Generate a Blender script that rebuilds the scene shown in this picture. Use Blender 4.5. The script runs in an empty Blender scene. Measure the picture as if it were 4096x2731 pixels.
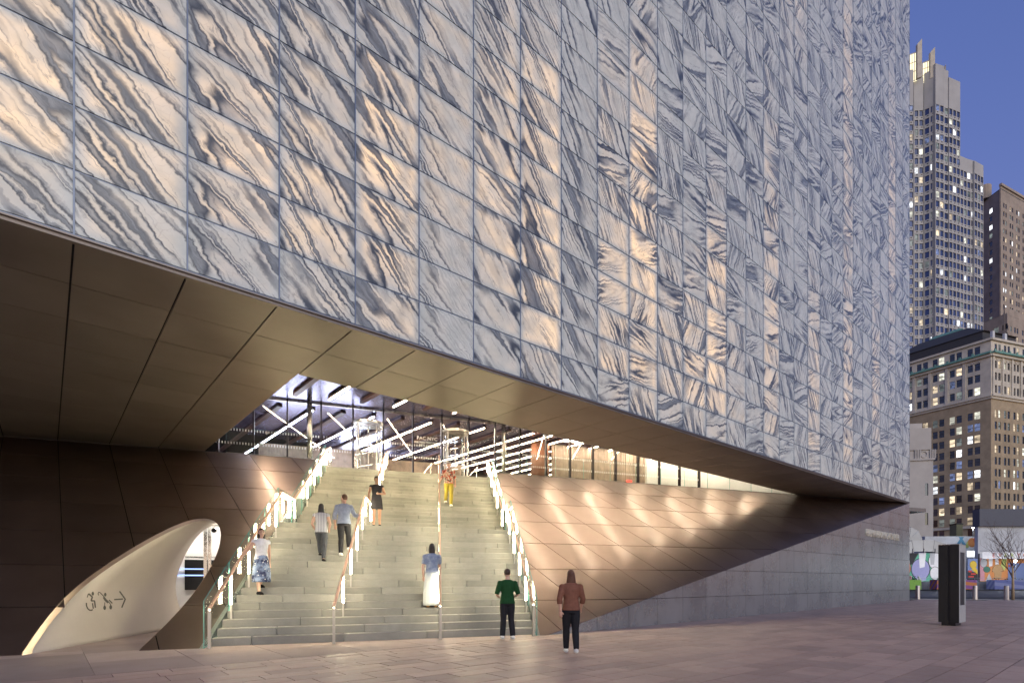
import bpy, bmesh, math, random
from math import sin, cos, pi, radians, sqrt, atan, floor
from mathutils import Vector, Matrix
from mathutils.bvhtree import BVHTree
V = Vector
random.seed(11)
scene = bpy.context.scene
COL = scene.collection
# ------------------------------------------------------------------ camera
EZ, TH = 1.403, 0.70486
camd = bpy.data.cameras.new('camera'); cam = bpy.data.objects.new('camera', camd); COL.objects.link(cam)
cam.location = (0, 0, EZ); cam.rotation_euler = (pi/2, 0, -TH)
camd.sensor_width = 36; camd.lens = 19.245; camd.shift_y = 0.2338
camd.clip_start = 0.1; camd.clip_end = 3000
scene.camera = cam
# ------------------------------------------------------------------ sky, dusk sun, exposure
SUN_EL, SUN_AZ = radians(-2.0), radians(205)       # afterglow low behind the camera
world = bpy.data.worlds.new('World'); scene.world = world; world.use_nodes = True
wn = world.node_tree; bgn = wn.nodes['Background']
sky = wn.nodes.new('ShaderNodeTexSky'); sky.sky_type = 'NISHITA'; sky.sun_disc = False
sky.sun_elevation = SUN_EL; sky.sun_rotation = SUN_AZ
sky.air_density = 1.2; sky.dust_density = 0.4; sky.ozone_density = 2.8
wn.links.new(sky.outputs[0], bgn.inputs[0]); bgn.inputs[1].default_value = 2.1
sund = bpy.data.lights.new('sun', 'SUN'); sun = bpy.data.objects.new('sun', sund); COL.objects.link(sun)
sund.energy = 0.92; sund.angle = radians(70); sund.color = (1.0, 0.90, 0.68)
_d = V((sin(SUN_AZ), cos(SUN_AZ), 0)) * cos(radians(16)) + V((0, 0, sin(radians(16))))
sun.rotation_euler = _d.to_track_quat('Z', 'Y').to_euler()
scene.view_settings.view_transform = 'Standard'; scene.view_settings.look = 'None'
scene.view_settings.exposure = 1.0; scene.view_settings.gamma = 1.0
scene.cycles.use_denoising = True
scene.cycles.max_bounces = 8; scene.cycles.diffuse_bounces = 3; scene.cycles.glossy_bounces = 4
scene.cycles.transparent_max_bounces = 24; scene.cycles.transmission_bounces = 4
scene.cycles.sample_clamp_indirect = 6.0; scene.cycles.caustics_reflective = False; scene.cycles.caustics_refractive = False

# ------------------------------------------------------------------ geometry constants
AL = radians(19.7); CA, SA = cos(AL), sin(AL)
e1 = V((CA, -SA, 0)); e2 = V((SA, CA, 0)); UP = V((0, 0, 1))
D0, X0, PW, PH, ZB = 10.253, 0.3077, 1.4478, 0.93686, 6.476
ZS = 6.41                                             # soffit and terrace level
YI = 13.48                                            # inner edge of the soffit
V0, VT = 13.0, 23.9                                   # sloped wall: foot and top
SL = ZS/(VT-V0); PHI = atan(SL); CP, SP = cos(PHI), sin(PHI)
XC = X0+29*PW                                         # building corner
VG, ZCE = 26.4, 9.5                                   # lobby glass line, lobby ceiling
KS = 0.23                                             # skew of the stair flank per metre
def gz(x): return 0.0052*(min(max(x, 9.9), 60)-9.9)   # the plaza rises gently to the east
def UV(u, v, z=0.0): return e1*u + e2*v + UP*z
def gridX(n): return X0+n*PW

# ------------------------------------------------------------------ helpers
MATS = {}
class NT:
    def __init__(s, name):
        m = bpy.data.materials.new(name); m.use_nodes = True; s.m = m; s.t = m.node_tree
        s.b = s.t.nodes['Principled BSDF']; s.out = s.t.nodes['Material Output']
        s.tc = None; MATS[name] = m
    def n(s, typ, ins=None, **props):
        nd = s.t.nodes.new('ShaderNode'+typ)
        for k, v in props.items(): setattr(nd, k, v)
        for k, v in (ins or {}).items(): s.set(nd.inputs[k], v)
        return nd
    def set(s, sock, v):
        if isinstance(v, bpy.types.NodeSocket): s.t.links.new(v, sock)
        elif isinstance(v, bpy.types.Node): s.t.links.new(v.outputs[0], sock)
        elif hasattr(v, '__len__') and sock.type == 'RGBA' and len(v) == 3: sock.default_value = (*v, 1)
        else: sock.default_value = v
    def P(s, **kw):
        for k, v in kw.items(): s.set(s.b.inputs[k.replace('_', ' ')], v)
    def obj(s):
        if not s.tc: s.tc = s.n('TexCoord')
        return s.tc.outputs['Object']
    def uv(s):
        if not s.tc: s.tc = s.n('TexCoord')
        return s.tc.outputs['UV']
    def math(s, op, a, b=0.0, c=0.0, clamp=False):
        nd = s.n('Math', operation=op, use_clamp=clamp)
        s.set(nd.inputs[0], a); s.set(nd.inputs[1], b); s.set(nd.inputs[2], c); return nd.outputs[0]
    def mix(s, f, a, b, blend='MIX'):
        nd = s.n('Mix', data_type='RGBA', blend_type=blend)
        s.set(nd.inputs[0], f); s.set(nd.inputs[6], a); s.set(nd.inputs[7], b); return nd.outputs[2]
    def ramp(s, f, stops):
        nd = s.n('ValToRGB'); el = nd.color_ramp.elements
        while len(el) < len(stops): el.new(0.5)
        for e, (p, c) in zip(el, stops):
            e.position = p; e.color = (c, c, c, 1) if isinstance(c, (int, float)) else (*c, 1)
        s.set(nd.inputs[0], f); return nd.outputs[0]
    def noise(s, vec, scale=1.0, detail=2.0, rough=0.5, out=0):
        nd = s.n('TexNoise', {'Scale': scale, 'Detail': detail, 'Roughness': rough})
        if vec is not None: s.set(nd.inputs['Vector'], vec)
        return nd.outputs[out]
    def mapr(s, v, a, b, c, d):
        nd = s.n('MapRange', {0: v, 1: a, 2: b, 3: c, 4: d}); return nd.outputs[0]
    def bump(s, h, strength=0.3, dist=0.01):
        nd = s.n('Bump', {'Strength': strength, 'Distance': dist, 'Height': h}); s.set(s.b.inputs['Normal'], nd.outputs[0])

def plain(name, col, rough=0.6, metal=0.0, var=0.12, scale=6.0, bump=0.0, spec=0.5):
    m = NT(name); nz = m.noise(m.obj(), scale, 5, 0.6)
    c = m.mix(m.mapr(nz, 0.3, 0.7, 0, 1), [x*(1-var) for x in col], [min(1, x*(1+var)) for x in col])
    rnd = m.n('ObjectInfo').outputs['Random']
    c = m.mix(1.0, c, m.ramp(rnd, [(0, 1-var*0.5), (1, 1+0.0)]), 'MULTIPLY')
    m.P(Base_Color=c, Roughness=m.mapr(nz, 0.2, 0.8, max(0.02, rough-0.06), min(1, rough+0.06)), Metallic=metal)
    m.b.inputs['Specular IOR Level'].default_value = spec
    if bump: m.bump(m.noise(m.obj(), scale*8, 4, 0.6), bump, 0.004)
    return m.m
def emit(name, col, st):
    m = NT(name); m.P(Base_Color=(0.02, 0.02, 0.02), Emission_Color=col, Emission_Strength=st); return m.m
def glass(name, tint, rough=0.0, f0=0.04, dirt=0.0):
    m = NT(name); m.t.nodes.remove(m.b)
    tr = m.n('BsdfTransparent', {'Color': (*tint, 1)}); gl = m.n('BsdfGlossy', {'Roughness': rough, 'Color': (0.95, 0.97, 1, 1)})
    ge = m.n('NewGeometry'); dt = m.math('ABSOLUTE', m.n('VectorMath', {0: ge.outputs['Incoming'], 1: ge.outputs['Normal']}, operation='DOT_PRODUCT').outputs['Value'])
    sch = m.math('ADD', f0, m.math('MULTIPLY', 0.96 if f0 > 0.02 else 0.35, m.math('POWER', m.math('SUBTRACT', 1.0, dt), 5.0)))
    mx = m.n('MixShader', {0: sch, 1: tr.outputs[0], 2: gl.outputs[0]})
    o = mx
    if dirt:
        df = m.n('BsdfDiffuse', {'Color': (0.8, 0.82, 0.82, 1)})
        f = m.math('MULTIPLY', m.noise(m.obj(), 2.2, 5, 0.65), dirt)
        o = m.n('MixShader', {0: f, 1: mx.outputs[0], 2: df.outputs[0]})
    m.t.links.new(o.outputs[0], m.out.inputs[0]); return m.m

class MB:
    """collects faces of one part"""
    def __init__(s): s.v = []; s.f = []; s.mi = []; s.uvs = {}; s.cur = 0
    def face(s, pts):
        i = len(s.v); s.v += [V(p) for p in pts]; s.f.append(tuple(range(i, i+len(pts)))); s.mi.append(s.cur)
    def prism(s, poly, off):
        """poly: 3D points seen counter-clockwise from the outside; off: vector to the back"""
        i = len(s.v); n = len(poly); off = V(off)
        s.v += [V(p) for p in poly] + [V(p)+off for p in poly]
        s.f.append(tuple(range(i, i+n))); s.f.append(tuple(range(i+2*n-1, i+n-1, -1)))
        for k in range(n):
            j = (k+1) % n; s.f.append((i+k, i+n+k, i+n+j, i+j))
        s.mi += [s.cur]*(n+2); return s
    def box(s, lo, hi, fr=None):
        (x0, y0, z0), (x1, y1, z1) = lo, hi
        p = [(x0, y0, z0), (x1, y0, z0), (x1, y1, z0), (x0, y1, z0), (x0, y0, z1), (x1, y0, z1), (x1, y1, z1), (x0, y1, z1)]
        i = len(s.v); s.v += [V(fr(*q)) if fr else V(q) for q in p]
        for f in ((0, 3, 2, 1), (4, 5, 6, 7), (0, 1, 5, 4), (1, 2, 6, 5), (2, 3, 7, 6), (3, 0, 4, 7)): s.f.append(tuple(i+k for k in f)); s.mi.append(s.cur)
        return s
    def loft(s, rings, cap=True, closed=True):
        i = len(s.v); n = len(rings[0])
        for r in rings: s.v += [V(p) for p in r]
        for a in range(len(rings)-1):
            for k in range(n if closed else n-1):
                j = (k+1) % n; s.f.append((i+a*n+k, i+a*n+j, i+(a+1)*n+j, i+(a+1)*n+k)); s.mi.append(s.cur)
        if cap:
            s.f.append(tuple(i+k for k in range(n-1, -1, -1))); s.f.append(tuple(i+(len(rings)-1)*n+k for k in range(n))); s.mi += [s.cur]*2
        return s
    def tube(s, pts, rad, seg=8, sq=None):
        pts = [V(p) for p in pts]; rings = []
        if not hasattr(rad, '__len__'): rad = [rad]*len(pts)
        for k, p in enumerate(pts):
            d = (pts[min(k+1, len(pts)-1)]-pts[max(k-1, 0)]).normalized()
            if k == 0: a = d.cross(V((0, 0, 1)) if abs(d.z) < 0.95 else V((1, 0, 0))).normalized()
            else: a = (a-d*a.dot(d)).normalized()
            b = a.cross(d).normalized()
            rings.append([p+(a*cos(2*pi*q/seg)+b*sin(2*pi*q/seg))*rad[k] for q in range(seg)])
        return s.loft(rings)
    def ell(s, c, rx, ry, rz, ax=None, seg=14, rg=9):
        ax = ax or (V((1, 0, 0)), V((0, 1, 0)), V((0, 0, 1))); c = V(c); rings = []
        for a in range(rg+1):
            t = -pi/2+pi*(0.03+0.94*a/rg); rings.append([c+ax[0]*(rx*cos(t)*cos(2*pi*q/seg))+ax[1]*(ry*cos(t)*sin(2*pi*q/seg))+ax[2]*(rz*sin(t)) for q in range(seg)])
        return s.loft(rings)
    def mesh(s, name, off=V((0, 0, 0))):
        me = bpy.data.meshes.new(name); me.from_pydata([tuple(p-off) for p in s.v], [], s.f); return me
    def build(s, name, mat, parent=None, smooth=False, normals=True, base=None):
        off = V(parent.get('_w', (0, 0, 0))) if parent else V(base or (0, 0, 0))
        me = s.mesh(name, off)
        for m in (mat if isinstance(mat, (list, tuple)) else [mat]): me.materials.append(MATS[m] if isinstance(m, str) else m)
        if any(s.mi): me.polygons.foreach_set('material_index', s.mi)
        if normals:
            b = bmesh.new(); b.from_mesh(me); bmesh.ops.recalc_face_normals(b, faces=b.faces); b.to_mesh(me); b.free()
        if smooth: me.polygons.foreach_set('use_smooth', [True]*len(me.polygons))
        return link(name, me, parent, base)
def link(name, me, parent=None, base=None):
    o = bpy.data.objects.new(name, me); COL.objects.link(o)
    if parent: o.parent = parent; o['_w'] = tuple(parent['_w'])
    else:
        o.location = V(base or (0, 0, 0)); o['_w'] = tuple(o.location)
    return o
def tag(o, label=None, cat=None, group=None, kind=None):
    for k, v in (('label', label), ('category', cat), ('group', group), ('kind', kind)):
        if v: o[k] = v
    return o
def thing(name, label, cat, loc, group=None):
    o = bpy.data.objects.new(name, None); COL.objects.link(o); o.location = V(loc); o['_w'] = tuple(o.location)
    o.empty_display_size = 0.2
    return tag(o, label, cat, group)
def clip(poly, p, q, r):
    """keep p*x+q*y <= r"""
    out = []; n = len(poly)
    for k in range(n):
        a, b = poly[k], poly[(k+1) % n]; da = p*a[0]+q*a[1]-r; db = p*b[0]+q*b[1]-r
        if da <= 0: out.append(a)
        if (da < 0 < db) or (db < 0 < da):
            t = da/(da-db); out.append((a[0]+(b[0]-a[0])*t, a[1]+(b[1]-a[1])*t))
    return out
def clips(poly, hs, gap=0.0):
    for (p, q, r) in hs:
        poly = clip(poly, p, q, r-gap*sqrt(p*p+q*q))
        if len(poly) < 3: return []
    return poly
def area(poly): return 0.5*abs(sum(poly[k][0]*poly[(k+1) % len(poly)][1]-poly[(k+1) % len(poly)][0]*poly[k][1] for k in range(len(poly))))
BIG = [(-400, -400), (400, -400), (400, 400), (-400, 400)]
def text(s, size, ext, mat, fr, name='lettering', parent=None, sx=1.0, align='LEFT'):
    cu = bpy.data.curves.new('t', 'FONT'); cu.body = s; cu.size = size; cu.extrude = ext; cu.align_x = align; cu.resolution_u = 2
    o = bpy.data.objects.new('t', cu); COL.objects.link(o); dg = bpy.context.evaluated_depsgraph_get()
    me = bpy.data.meshes.new_from_object(o.evaluated_get(dg)); bpy.data.objects.remove(o)
    off = V(parent['_w']) if parent else V((0, 0, 0))
    for v in me.vertices: v.co = V(fr(v.co.x*sx, v.co.y, v.co.z))-off
    me.materials.clear(); me.materials.append(MATS[mat]); return link(name, me, parent)
def frame(o, a, b, n):
    o, a, b, n = V(o), V(a), V(b), V(n); return lambda x, y, z=0.0: o+a*x+b*y+n*z

# ------------------------------------------------------------------ materials
def marble():
    m = NT('marble'); at = m.n('Attribute', attribute_name='panel', attribute_type='GEOMETRY')
    sp = m.n('SeparateXYZ', {0: at.outputs['Vector']}); ang, seed, glow = sp.outputs
    uv = m.uv()
    rot = m.n('VectorRotate', {'Vector': uv, 'Angle': m.math('MULTIPLY', ang, -1.0)}, rotation_type='Z_AXIS').outputs[0]
    sv = m.n('CombineXYZ', {2: m.math('MULTIPLY', seed, 37.0)}).outputs[0]
    p = m.n('VectorMath', {0: rot, 1: sv}, operation='ADD').outputs[0]
    w1 = m.n('VectorMath', {0: m.n('TexNoise', {'Vector': p, 'Scale': 1.7, 'Detail': 3, 'Roughness': 0.5}).outputs[1], 1: (0.5, 0.5, 0.5)}, operation='SUBTRACT').outputs[0]
    w2 = m.n('VectorMath', {0: m.n('TexNoise', {'Vector': p, 'Scale': 4.6, 'Detail': 4, 'Roughness': 0.62}).outputs[1], 1: (0.5, 0.5, 0.5)}, operation='SUBTRACT').outputs[0]
    w = m.n('VectorMath', {0: w1, 1: (0.30, 0.20, 0.0)}, operation='MULTIPLY').outputs[0]
    wb = m.n('VectorMath', {0: w2, 1: (0.05, 0.21, 0.0)}, operation='MULTIPLY').outputs[0]
    q = m.n('VectorMath', {0: m.n('VectorMath', {0: p, 1: w}, operation='ADD').outputs[0], 1: wb}, operation='ADD').outputs[0]
    st = m.n('VectorMath', {0: q, 1: (0.15, 1.35, 1.0)}, operation='MULTIPLY').outputs[0]
    n1 = m.noise(st, 1.0, 1.6, 0.5)
    st2 = m.n('VectorMath', {0: q, 1: (0.42, 2.9, 1.0)}, operation='MULTIPLY').outputs[0]
    n2 = m.noise(st2, 1.25, 3.5, 0.6)
    bands = m.ramp(n1, [(0.0, 0.0), (0.33, 0.0), (0.336, 0.75), (0.365, 0.5), (0.372, 0.0), (0.447, 0.0), (0.453, 0.9), (0.478, 0.62), (0.486, 0.1), (0.525, 0.0), (0.531, 0.95), (0.566, 0.8), (0.574, 0.05), (0.604, 0.0), (0.610, 0.8), (0.632, 0.55), (0.640, 0.0), (0.70, 0.0), (0.706, 0.9), (0.76, 0.6), (0.77, 0.0)])
    edge = m.ramp(n1, [(0.0, 0.0), (0.322, 0.0), (0.334, 0.9), (0.348, 0.0), (0.437, 0.0), (0.449, 1.0), (0.458, 0.9), (0.470, 0.1), (0.485, 0.0), (0.514, 0.0), (0.526, 0.9), (0.538, 0.1), (0.556, 0.15), (0.566, 1.0), (0.580, 0.0), (0.594, 0.0), (0.606, 1.0), (0.612, 0.9), (0.622, 0.0), (0.692, 0.0), (0.702, 1.0), (0.716, 0.0)])
    lobes = m.mapr(m.noise(m.n('VectorMath', {0: q, 1: (0.45, 1.0, 1.0)}, operation='MULTIPLY').outputs[0], 1.1, 1.5, 0.5), 0.40, 0.50, 0.0, 1.0)
    bands = m.math('MULTIPLY', bands, lobes); edge = m.math('MULTIPLY', edge, m.math('ADD', m.math('MULTIPLY', lobes, 0.75), 0.25))
    thin = m.ramp(m.math('ABSOLUTE', m.math('SUBTRACT', n2, 0.47)), [(0.0, 0.8), (0.006, 0.45), (0.016, 0.0)])
    fine = m.noise(st2, 3.2, 5, 0.7)
    vor = m.n('TexVoronoi', {'Vector': q, 'Scale': 6.0, 'Randomness': 1.0}, feature='DISTANCE_TO_EDGE').outputs[0]
    crack = m.math('MULTIPLY', m.ramp(vor, [(0.0, 0.30), (0.012, 0.12), (0.03, 0.0)]), m.mapr(m.noise(q, 3.0, 2, 0.5), 0.45, 0.6, 0, 1))
    cloud = m.noise(q, 2.2, 4, 0.6)
    haze = m.mapr(m.noise(st2, 0.55, 4, 0.65), 0.50, 0.72, 0.0, 0.40)
    base = m.mix(m.mapr(cloud, 0.3, 0.7, 0, 1), (0.57, 0.615, 0.555), (0.76, 0.785, 0.71))
    base = m.mix(haze, base, (0.36, 0.40, 0.41))
    gcol = m.mix(m.mapr(fine, 0.35, 0.65, 0, 1), (0.10, 0.118, 0.13), (0.33, 0.36, 0.365))
    c = m.mix(bands, base, gcol)
    c = m.mix(crack, c, (0.25, 0.20, 0.17))
    c = m.mix(m.math('MULTIPLY', thin, 0.55), c, (0.08, 0.09, 0.10))
    c = m.mix(m.math('MULTIPLY', edge, 0.88), c, (0.022, 0.027, 0.036))
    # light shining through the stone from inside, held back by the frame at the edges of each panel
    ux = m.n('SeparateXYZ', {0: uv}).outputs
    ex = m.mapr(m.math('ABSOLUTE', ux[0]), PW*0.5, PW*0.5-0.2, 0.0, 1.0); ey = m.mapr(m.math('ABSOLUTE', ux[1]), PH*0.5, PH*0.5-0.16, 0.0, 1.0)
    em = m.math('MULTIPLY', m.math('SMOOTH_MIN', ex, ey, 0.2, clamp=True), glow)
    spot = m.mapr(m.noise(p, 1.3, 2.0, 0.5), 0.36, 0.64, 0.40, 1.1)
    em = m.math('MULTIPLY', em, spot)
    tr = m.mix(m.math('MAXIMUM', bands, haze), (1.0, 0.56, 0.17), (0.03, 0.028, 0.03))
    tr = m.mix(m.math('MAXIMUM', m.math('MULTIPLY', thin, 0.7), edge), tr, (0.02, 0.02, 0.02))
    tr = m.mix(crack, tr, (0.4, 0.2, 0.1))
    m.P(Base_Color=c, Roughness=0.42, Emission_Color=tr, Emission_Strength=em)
    m.b.inputs['Coat Weight'].default_value = 0.55; m.b.inputs['Coat Roughness'].default_value = 0.07; m.b.inputs['Coat IOR'].default_value = 1.5
marble()
def metal(name, col, rough, met=0.9, var=0.10, brushed=None):
    m = NT(name); nz = m.noise(m.obj(), 0.8, 4, 0.6); fn = m.noise(m.obj(), 60, 3, 0.6)
    rnd = m.n('ObjectInfo').outputs['Random']
    k = m.math('ADD', m.mapr(nz, 0.3, 0.7, 1-var, 1+var), m.mapr(rnd, 0, 1, -var*0.7, var*0.7))
    c = m.mix(1.0, (*col, 1), m.n('CombineXYZ', {0: k, 1: k, 2: k}).outputs[0], 'MULTIPLY')
    m.P(Base_Color=c, Metallic=met, Roughness=m.math('ADD', m.mapr(nz, 0.2, 0.8, rough-0.05, rough+0.05), m.mapr(fn, 0.2, 0.8, -0.02, 0.02)))
    if brushed: m.bump(m.noise(m.n('VectorMath', {0: m.obj(), 1: brushed}, operation='MULTIPLY').outputs[0], 1.0, 3, 0.6), 0.05, 0.004)
    return m.m
metal('bronze', (0.365, 0.29, 0.262), 0.36, 0.98); _b = MATS['bronze'].node_tree.nodes['Principled BSDF']; _b.inputs['Coat Weight'].default_value = 0.25; _b.inputs['Coat Roughness'].default_value = 0.13; _b.inputs['Coat Tint'].default_value = (1, 0.9, 0.8, 1)
metal('soffit_metal', (0.30, 0.258, 0.218), 0.56)
metal('zinc', (0.52, 0.56, 0.55), 0.28, 0.85)
metal('steel', (0.50, 0.48, 0.44), 0.28)
metal('mullion_metal', (0.23, 0.26, 0.31), 0.4, 0.7)
metal('dark_mullion', (0.035, 0.03, 0.035), 0.35, 0.6)
metal('duct_metal', (0.27, 0.29, 0.32), 0.4)
metal('ceiling_metal', (0.21, 0.20, 0.33), 0.25, 0.8)
metal('rail_metal', (0.72, 0.47, 0.35), 0.4, 0.55)
metal('brushed_post', (0.42, 0.40, 0.36), 0.35)
plain('joint_black', (0.006, 0.006, 0.007), 0.8)
plain('backing', (0.02, 0.02, 0.022), 0.8)
def granite(name, col, col2, rough=0.6, sc=1.0):
    m = NT(name); o = m.obj(); big = m.noise(o, 1.1*sc, 4, 0.6); sp = m.noise(o, 160*sc, 2, 0.7); st = m.noise(o, 5*sc, 5, 0.7)
    c = m.mix(m.mapr(big, 0.3, 0.7, 0, 1), col, col2)
    rnd = m.n('ObjectInfo').outputs['Random']
    at = m.n('Attribute', attribute_name='tone', attribute_type='GEOMETRY').outputs['Fac']
    k = m.math('ADD', m.mapr(rnd, 0, 1, 0.80, 1.12), at)
    k = m.math('MULTIPLY', k, m.mapr(sp, 0.25, 0.75, 0.84, 1.14)); k = m.math('MULTIPLY', k, m.mapr(st, 0.3, 0.75, 0.88, 1.06))
    c = m.mix(1.0, c, m.n('CombineXYZ', {0: k, 1: k, 2: k}).outputs[0], 'MULTIPLY')
    if name in ('paver', 'slab'):
        vd = m.n('TexVoronoi', {'Vector': o, 'Scale': 1.9}); gum = m.math('MULTIPLY', m.ramp(vd.outputs[0], [(0.0, 1), (0.035, 0.9), (0.06, 0)]), m.mapr(m.n('SeparateColor', {0: vd.outputs[1]}).outputs[0], 0.55, 0.6, 0, 1))
        stn = m.mapr(m.noise(o, 0.35, 5, 0.7), 0.5, 0.72, 0.0, 0.35)
        c = m.mix(gum, c, (0.07, 0.06, 0.055)); c = m.mix(stn, c, (0.14, 0.105, 0.095))
    m.P(Base_Color=c, Roughness=m.mapr(st, 0.3, 0.7, rough-0.12, rough+0.1)); m.bump(sp, 0.12, 0.003); return m.m
granite('paver', (0.375, 0.25, 0.205), (0.45, 0.315, 0.265), 0.55)
granite('slab', (0.33, 0.245, 0.21), (0.39, 0.30, 0.265), 0.72)
granite('step_stone', (0.215, 0.21, 0.18), (0.28, 0.27, 0.23), 0.5)
granite('concrete', (0.36, 0.36, 0.355), (0.46, 0.455, 0.44), 0.8, 0.4)
granite('asphalt', (0.035, 0.037, 0.045), (0.055, 0.057, 0.065), 0.7)
plain('white_paint', (0.80, 0.78, 0.74), 0.35, var=0.03, scale=2)
plain('tunnel_white', (0.50, 0.44, 0.375), 0.6, var=0.05, scale=0.7, spec=0.3)
plain('wood_dark', (0.10, 0.035, 0.022), 0.4, var=0.3, scale=3)
plain('wood_pale', (0.46, 0.35, 0.27), 0.5, var=0.25, scale=2.5)
plain('terrace_floor', (0.22, 0.19, 0.17), 0.35)
plain('dark_wall', (0.05, 0.035, 0.035), 0.5)
plain('grey_recess', (0.10, 0.09, 0.07), 0.6)
plain('black_plastic', (0.012, 0.012, 0.013), 0.35, spec=0.4)
plain('letter_metal', (0.85, 0.80, 0.66), 0.4, 0.15)
plain('letter_dark', (0.03, 0.03, 0.03), 0.5)
plain('letter_white', (0.85, 0.85, 0.85), 0.5)
LEDW = (1.0, 0.80, 0.56); LEDS = (1.0, 0.88, 0.58); LEDC = (0.72, 0.77, 1.0)
emit('led_warm', LEDW, 46); emit('led_stair', LEDS, 42); emit('led_rail', LEDS, 52); emit('led_cool', LEDC, 40); emit('screen_light', (0.80, 0.84, 1.0), 9.0)
emit('wall_fill_glow', (1.0, 0.86, 0.70), 26); emit('downlight', (1.0, 0.93, 0.82), 15); emit('exit_red', (1.0, 0.05, 0.03), 2.5); emit('blue_line', (0.35, 0.5, 1.0), 1.0)
glass('clear_glass', (0.93, 0.95, 0.95)); glass('rail_glass', (0.94, 0.97, 0.955), f0=0.004, dirt=0.012)
plain('glass_edge', (0.16, 0.50, 0.44), 0.2)

# ------------------------------------------------------------------ SETTING: plaza, slabs, kerb, road
def structure(o): o['kind'] = 'structure'; return o
plaza_base = MB()
g = [(-160, 0.0), (9.9, 0.0), (60, gz(60)), (600, gz(60)+0.1)]
for (xa, za), (xb, zb_) in zip(g[:-1], g[1:]): plaza_base.face([(xa, -300, za-0.05), (xb, -300, zb_-0.05), (xb, 400, zb_-0.05), (xa, 400, za-0.05)])
plaza = structure(plaza_base.build('plaza_ground', 'joint_black'))
def proj_px(P):
    d = P[0]*sin(TH)+P[1]*cos(TH); r = P[0]*cos(TH)-P[1]*sin(TH)
    return 512+547.4*r/max(d, 0.1), 580.8-547.4*(P[2]-EZ)/max(d, 0.1), d
def on_plaza(poly, t=0.05, drop=0.0): return [V((x, y, gz(x)-drop)) for x, y in poly]
SIDEF = lambda x, y: None
pav = []
rw = [0.36, 0.36, 0.55, 0.36, 0.36, 0.36, 0.55]
y = D0-0.012; row = 0
while y > -3.0:
    w = rw[row % len(rw)]; x = -9.0-random.random()
    x1 = 44.8 if y > 7 else 46.5
    while x < x1:
        L = random.choice((0.6, 0.75, 0.9, 0.9, 1.2)); a, b = x, min(x+L, x1+0.5)
        c = V(((a+b)/2, y-w/2, gz((a+b)/2))); px, py, d = proj_px(c)
        pav.append((0 if (d > 1 and -40 < px < 1064 and py < 700) else 1, d, a, b, y, w)); x += L
    y -= w; row += 1
pav.sort(); rest = MB(); rest_t = []
for i, (o_, d, a, b, yy, w) in enumerate(pav):
    g_ = 0.007; dz = random.uniform(0, 0.003); poly = [(a+g_, yy-w+g_), (b-g_, yy-w+g_), (b-g_, yy-g_), (a+g_, yy-g_)]
    m = MB() if i < 300 else rest
    m.prism([p+V((0, 0, dz)) for p in on_plaza(poly)], (0, 0, -0.045))
    if i < 300: m.build('paver', 'paver', plaza, normals=False)
    else: rest_t += [random.uniform(-0.12, 0.12)]*8
o = rest.build('paver_field', 'paver', plaza, normals=False); o['kind'] = 'stuff'
o.data.attributes.new('tone', 'FLOAT', 'POINT').data.foreach_set('value', rest_t)
m = MB()
for (xa, za), (xb, zb_) in zip(((-160, 0.0), (9.9, 0.0)), ((9.9, 0.0), (46.4, gz(46.4)))): m.prism([(xa, -300, za), (xb, -300, zb_), (xb, y-0.01, zb_), (xa, y-0.01, za)], (0, 0, -0.04))
m.build('plaza_paving_beyond', 'paver', plaza, normals=False)
# poured slabs in the wedge between the pavers and the sloped wall
hs_foot = (SA, CA, 13.32)
for k in range(-6, 9):
    for j in range(3):
        xa, xb = gridX(k)-1.2, gridX(k)-1.2+PW
        ya, yb = D0+0.01+j*1.6, D0+0.01+(j+1)*1.6
        p = clips(BIG, [(-1, 0, -xa), (1, 0, xb), (0, -1, -ya), (0, 1, yb)], 0.004)
        if p: p = clips(p, [(SA, CA, 13.32+(1.6 if -5.2 < (xa*CA-ya*SA) < -2.2 else 0))])
        if len(p) > 2 and area(p) > 0.01: MB().prism(on_plaza(p), (0, 0, -0.045)).build('slab', 'slab', plaza, normals=False)

# ------------------------------------------------------------------ THE BUILDING
bld = thing('arts_center_building', 'large marble clad arts building over a lit entrance stair, veined glowing panels', 'building', (20, 20, 0))
# marble panels
cells = []
for n in range(-4, 29):
    for r in range(0, 38):
        c = V((gridX(n+0.5), D0, ZB+(r+0.5)*PH)); px, py, d = proj_px(c)
        inside = -30 < px < 940 and py > -25
        cells.append((0 if inside else 1, d, n, r))
cells.sort()
rnd = random.Random(5)
def zone(n, r):
    """vein direction as in the photograph: long falling diagonals on the left, then falling and level bands in facets"""
    if n < 6: return -0.80+rnd.uniform(-0.14, 0.14)
    if n < 8 and r < 14: return -0.92+rnd.uniform(-0.12, 0.12)
    if n >= 19: 
        h = (n*2+r*3) % 5
        return (0.85, 0.55, 0.95, -1.0, 0.2)[h]+rnd.uniform(-0.15, 0.15)
    h = (2*r+3*n+(n//3)) % 7
    if rnd.random() < 0.12: h = rnd.randrange(7)
    return -1.10+rnd.uniform(-0.12, 0.12) if h < 4 else rnd.uniform(0.12, 0.42)
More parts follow.
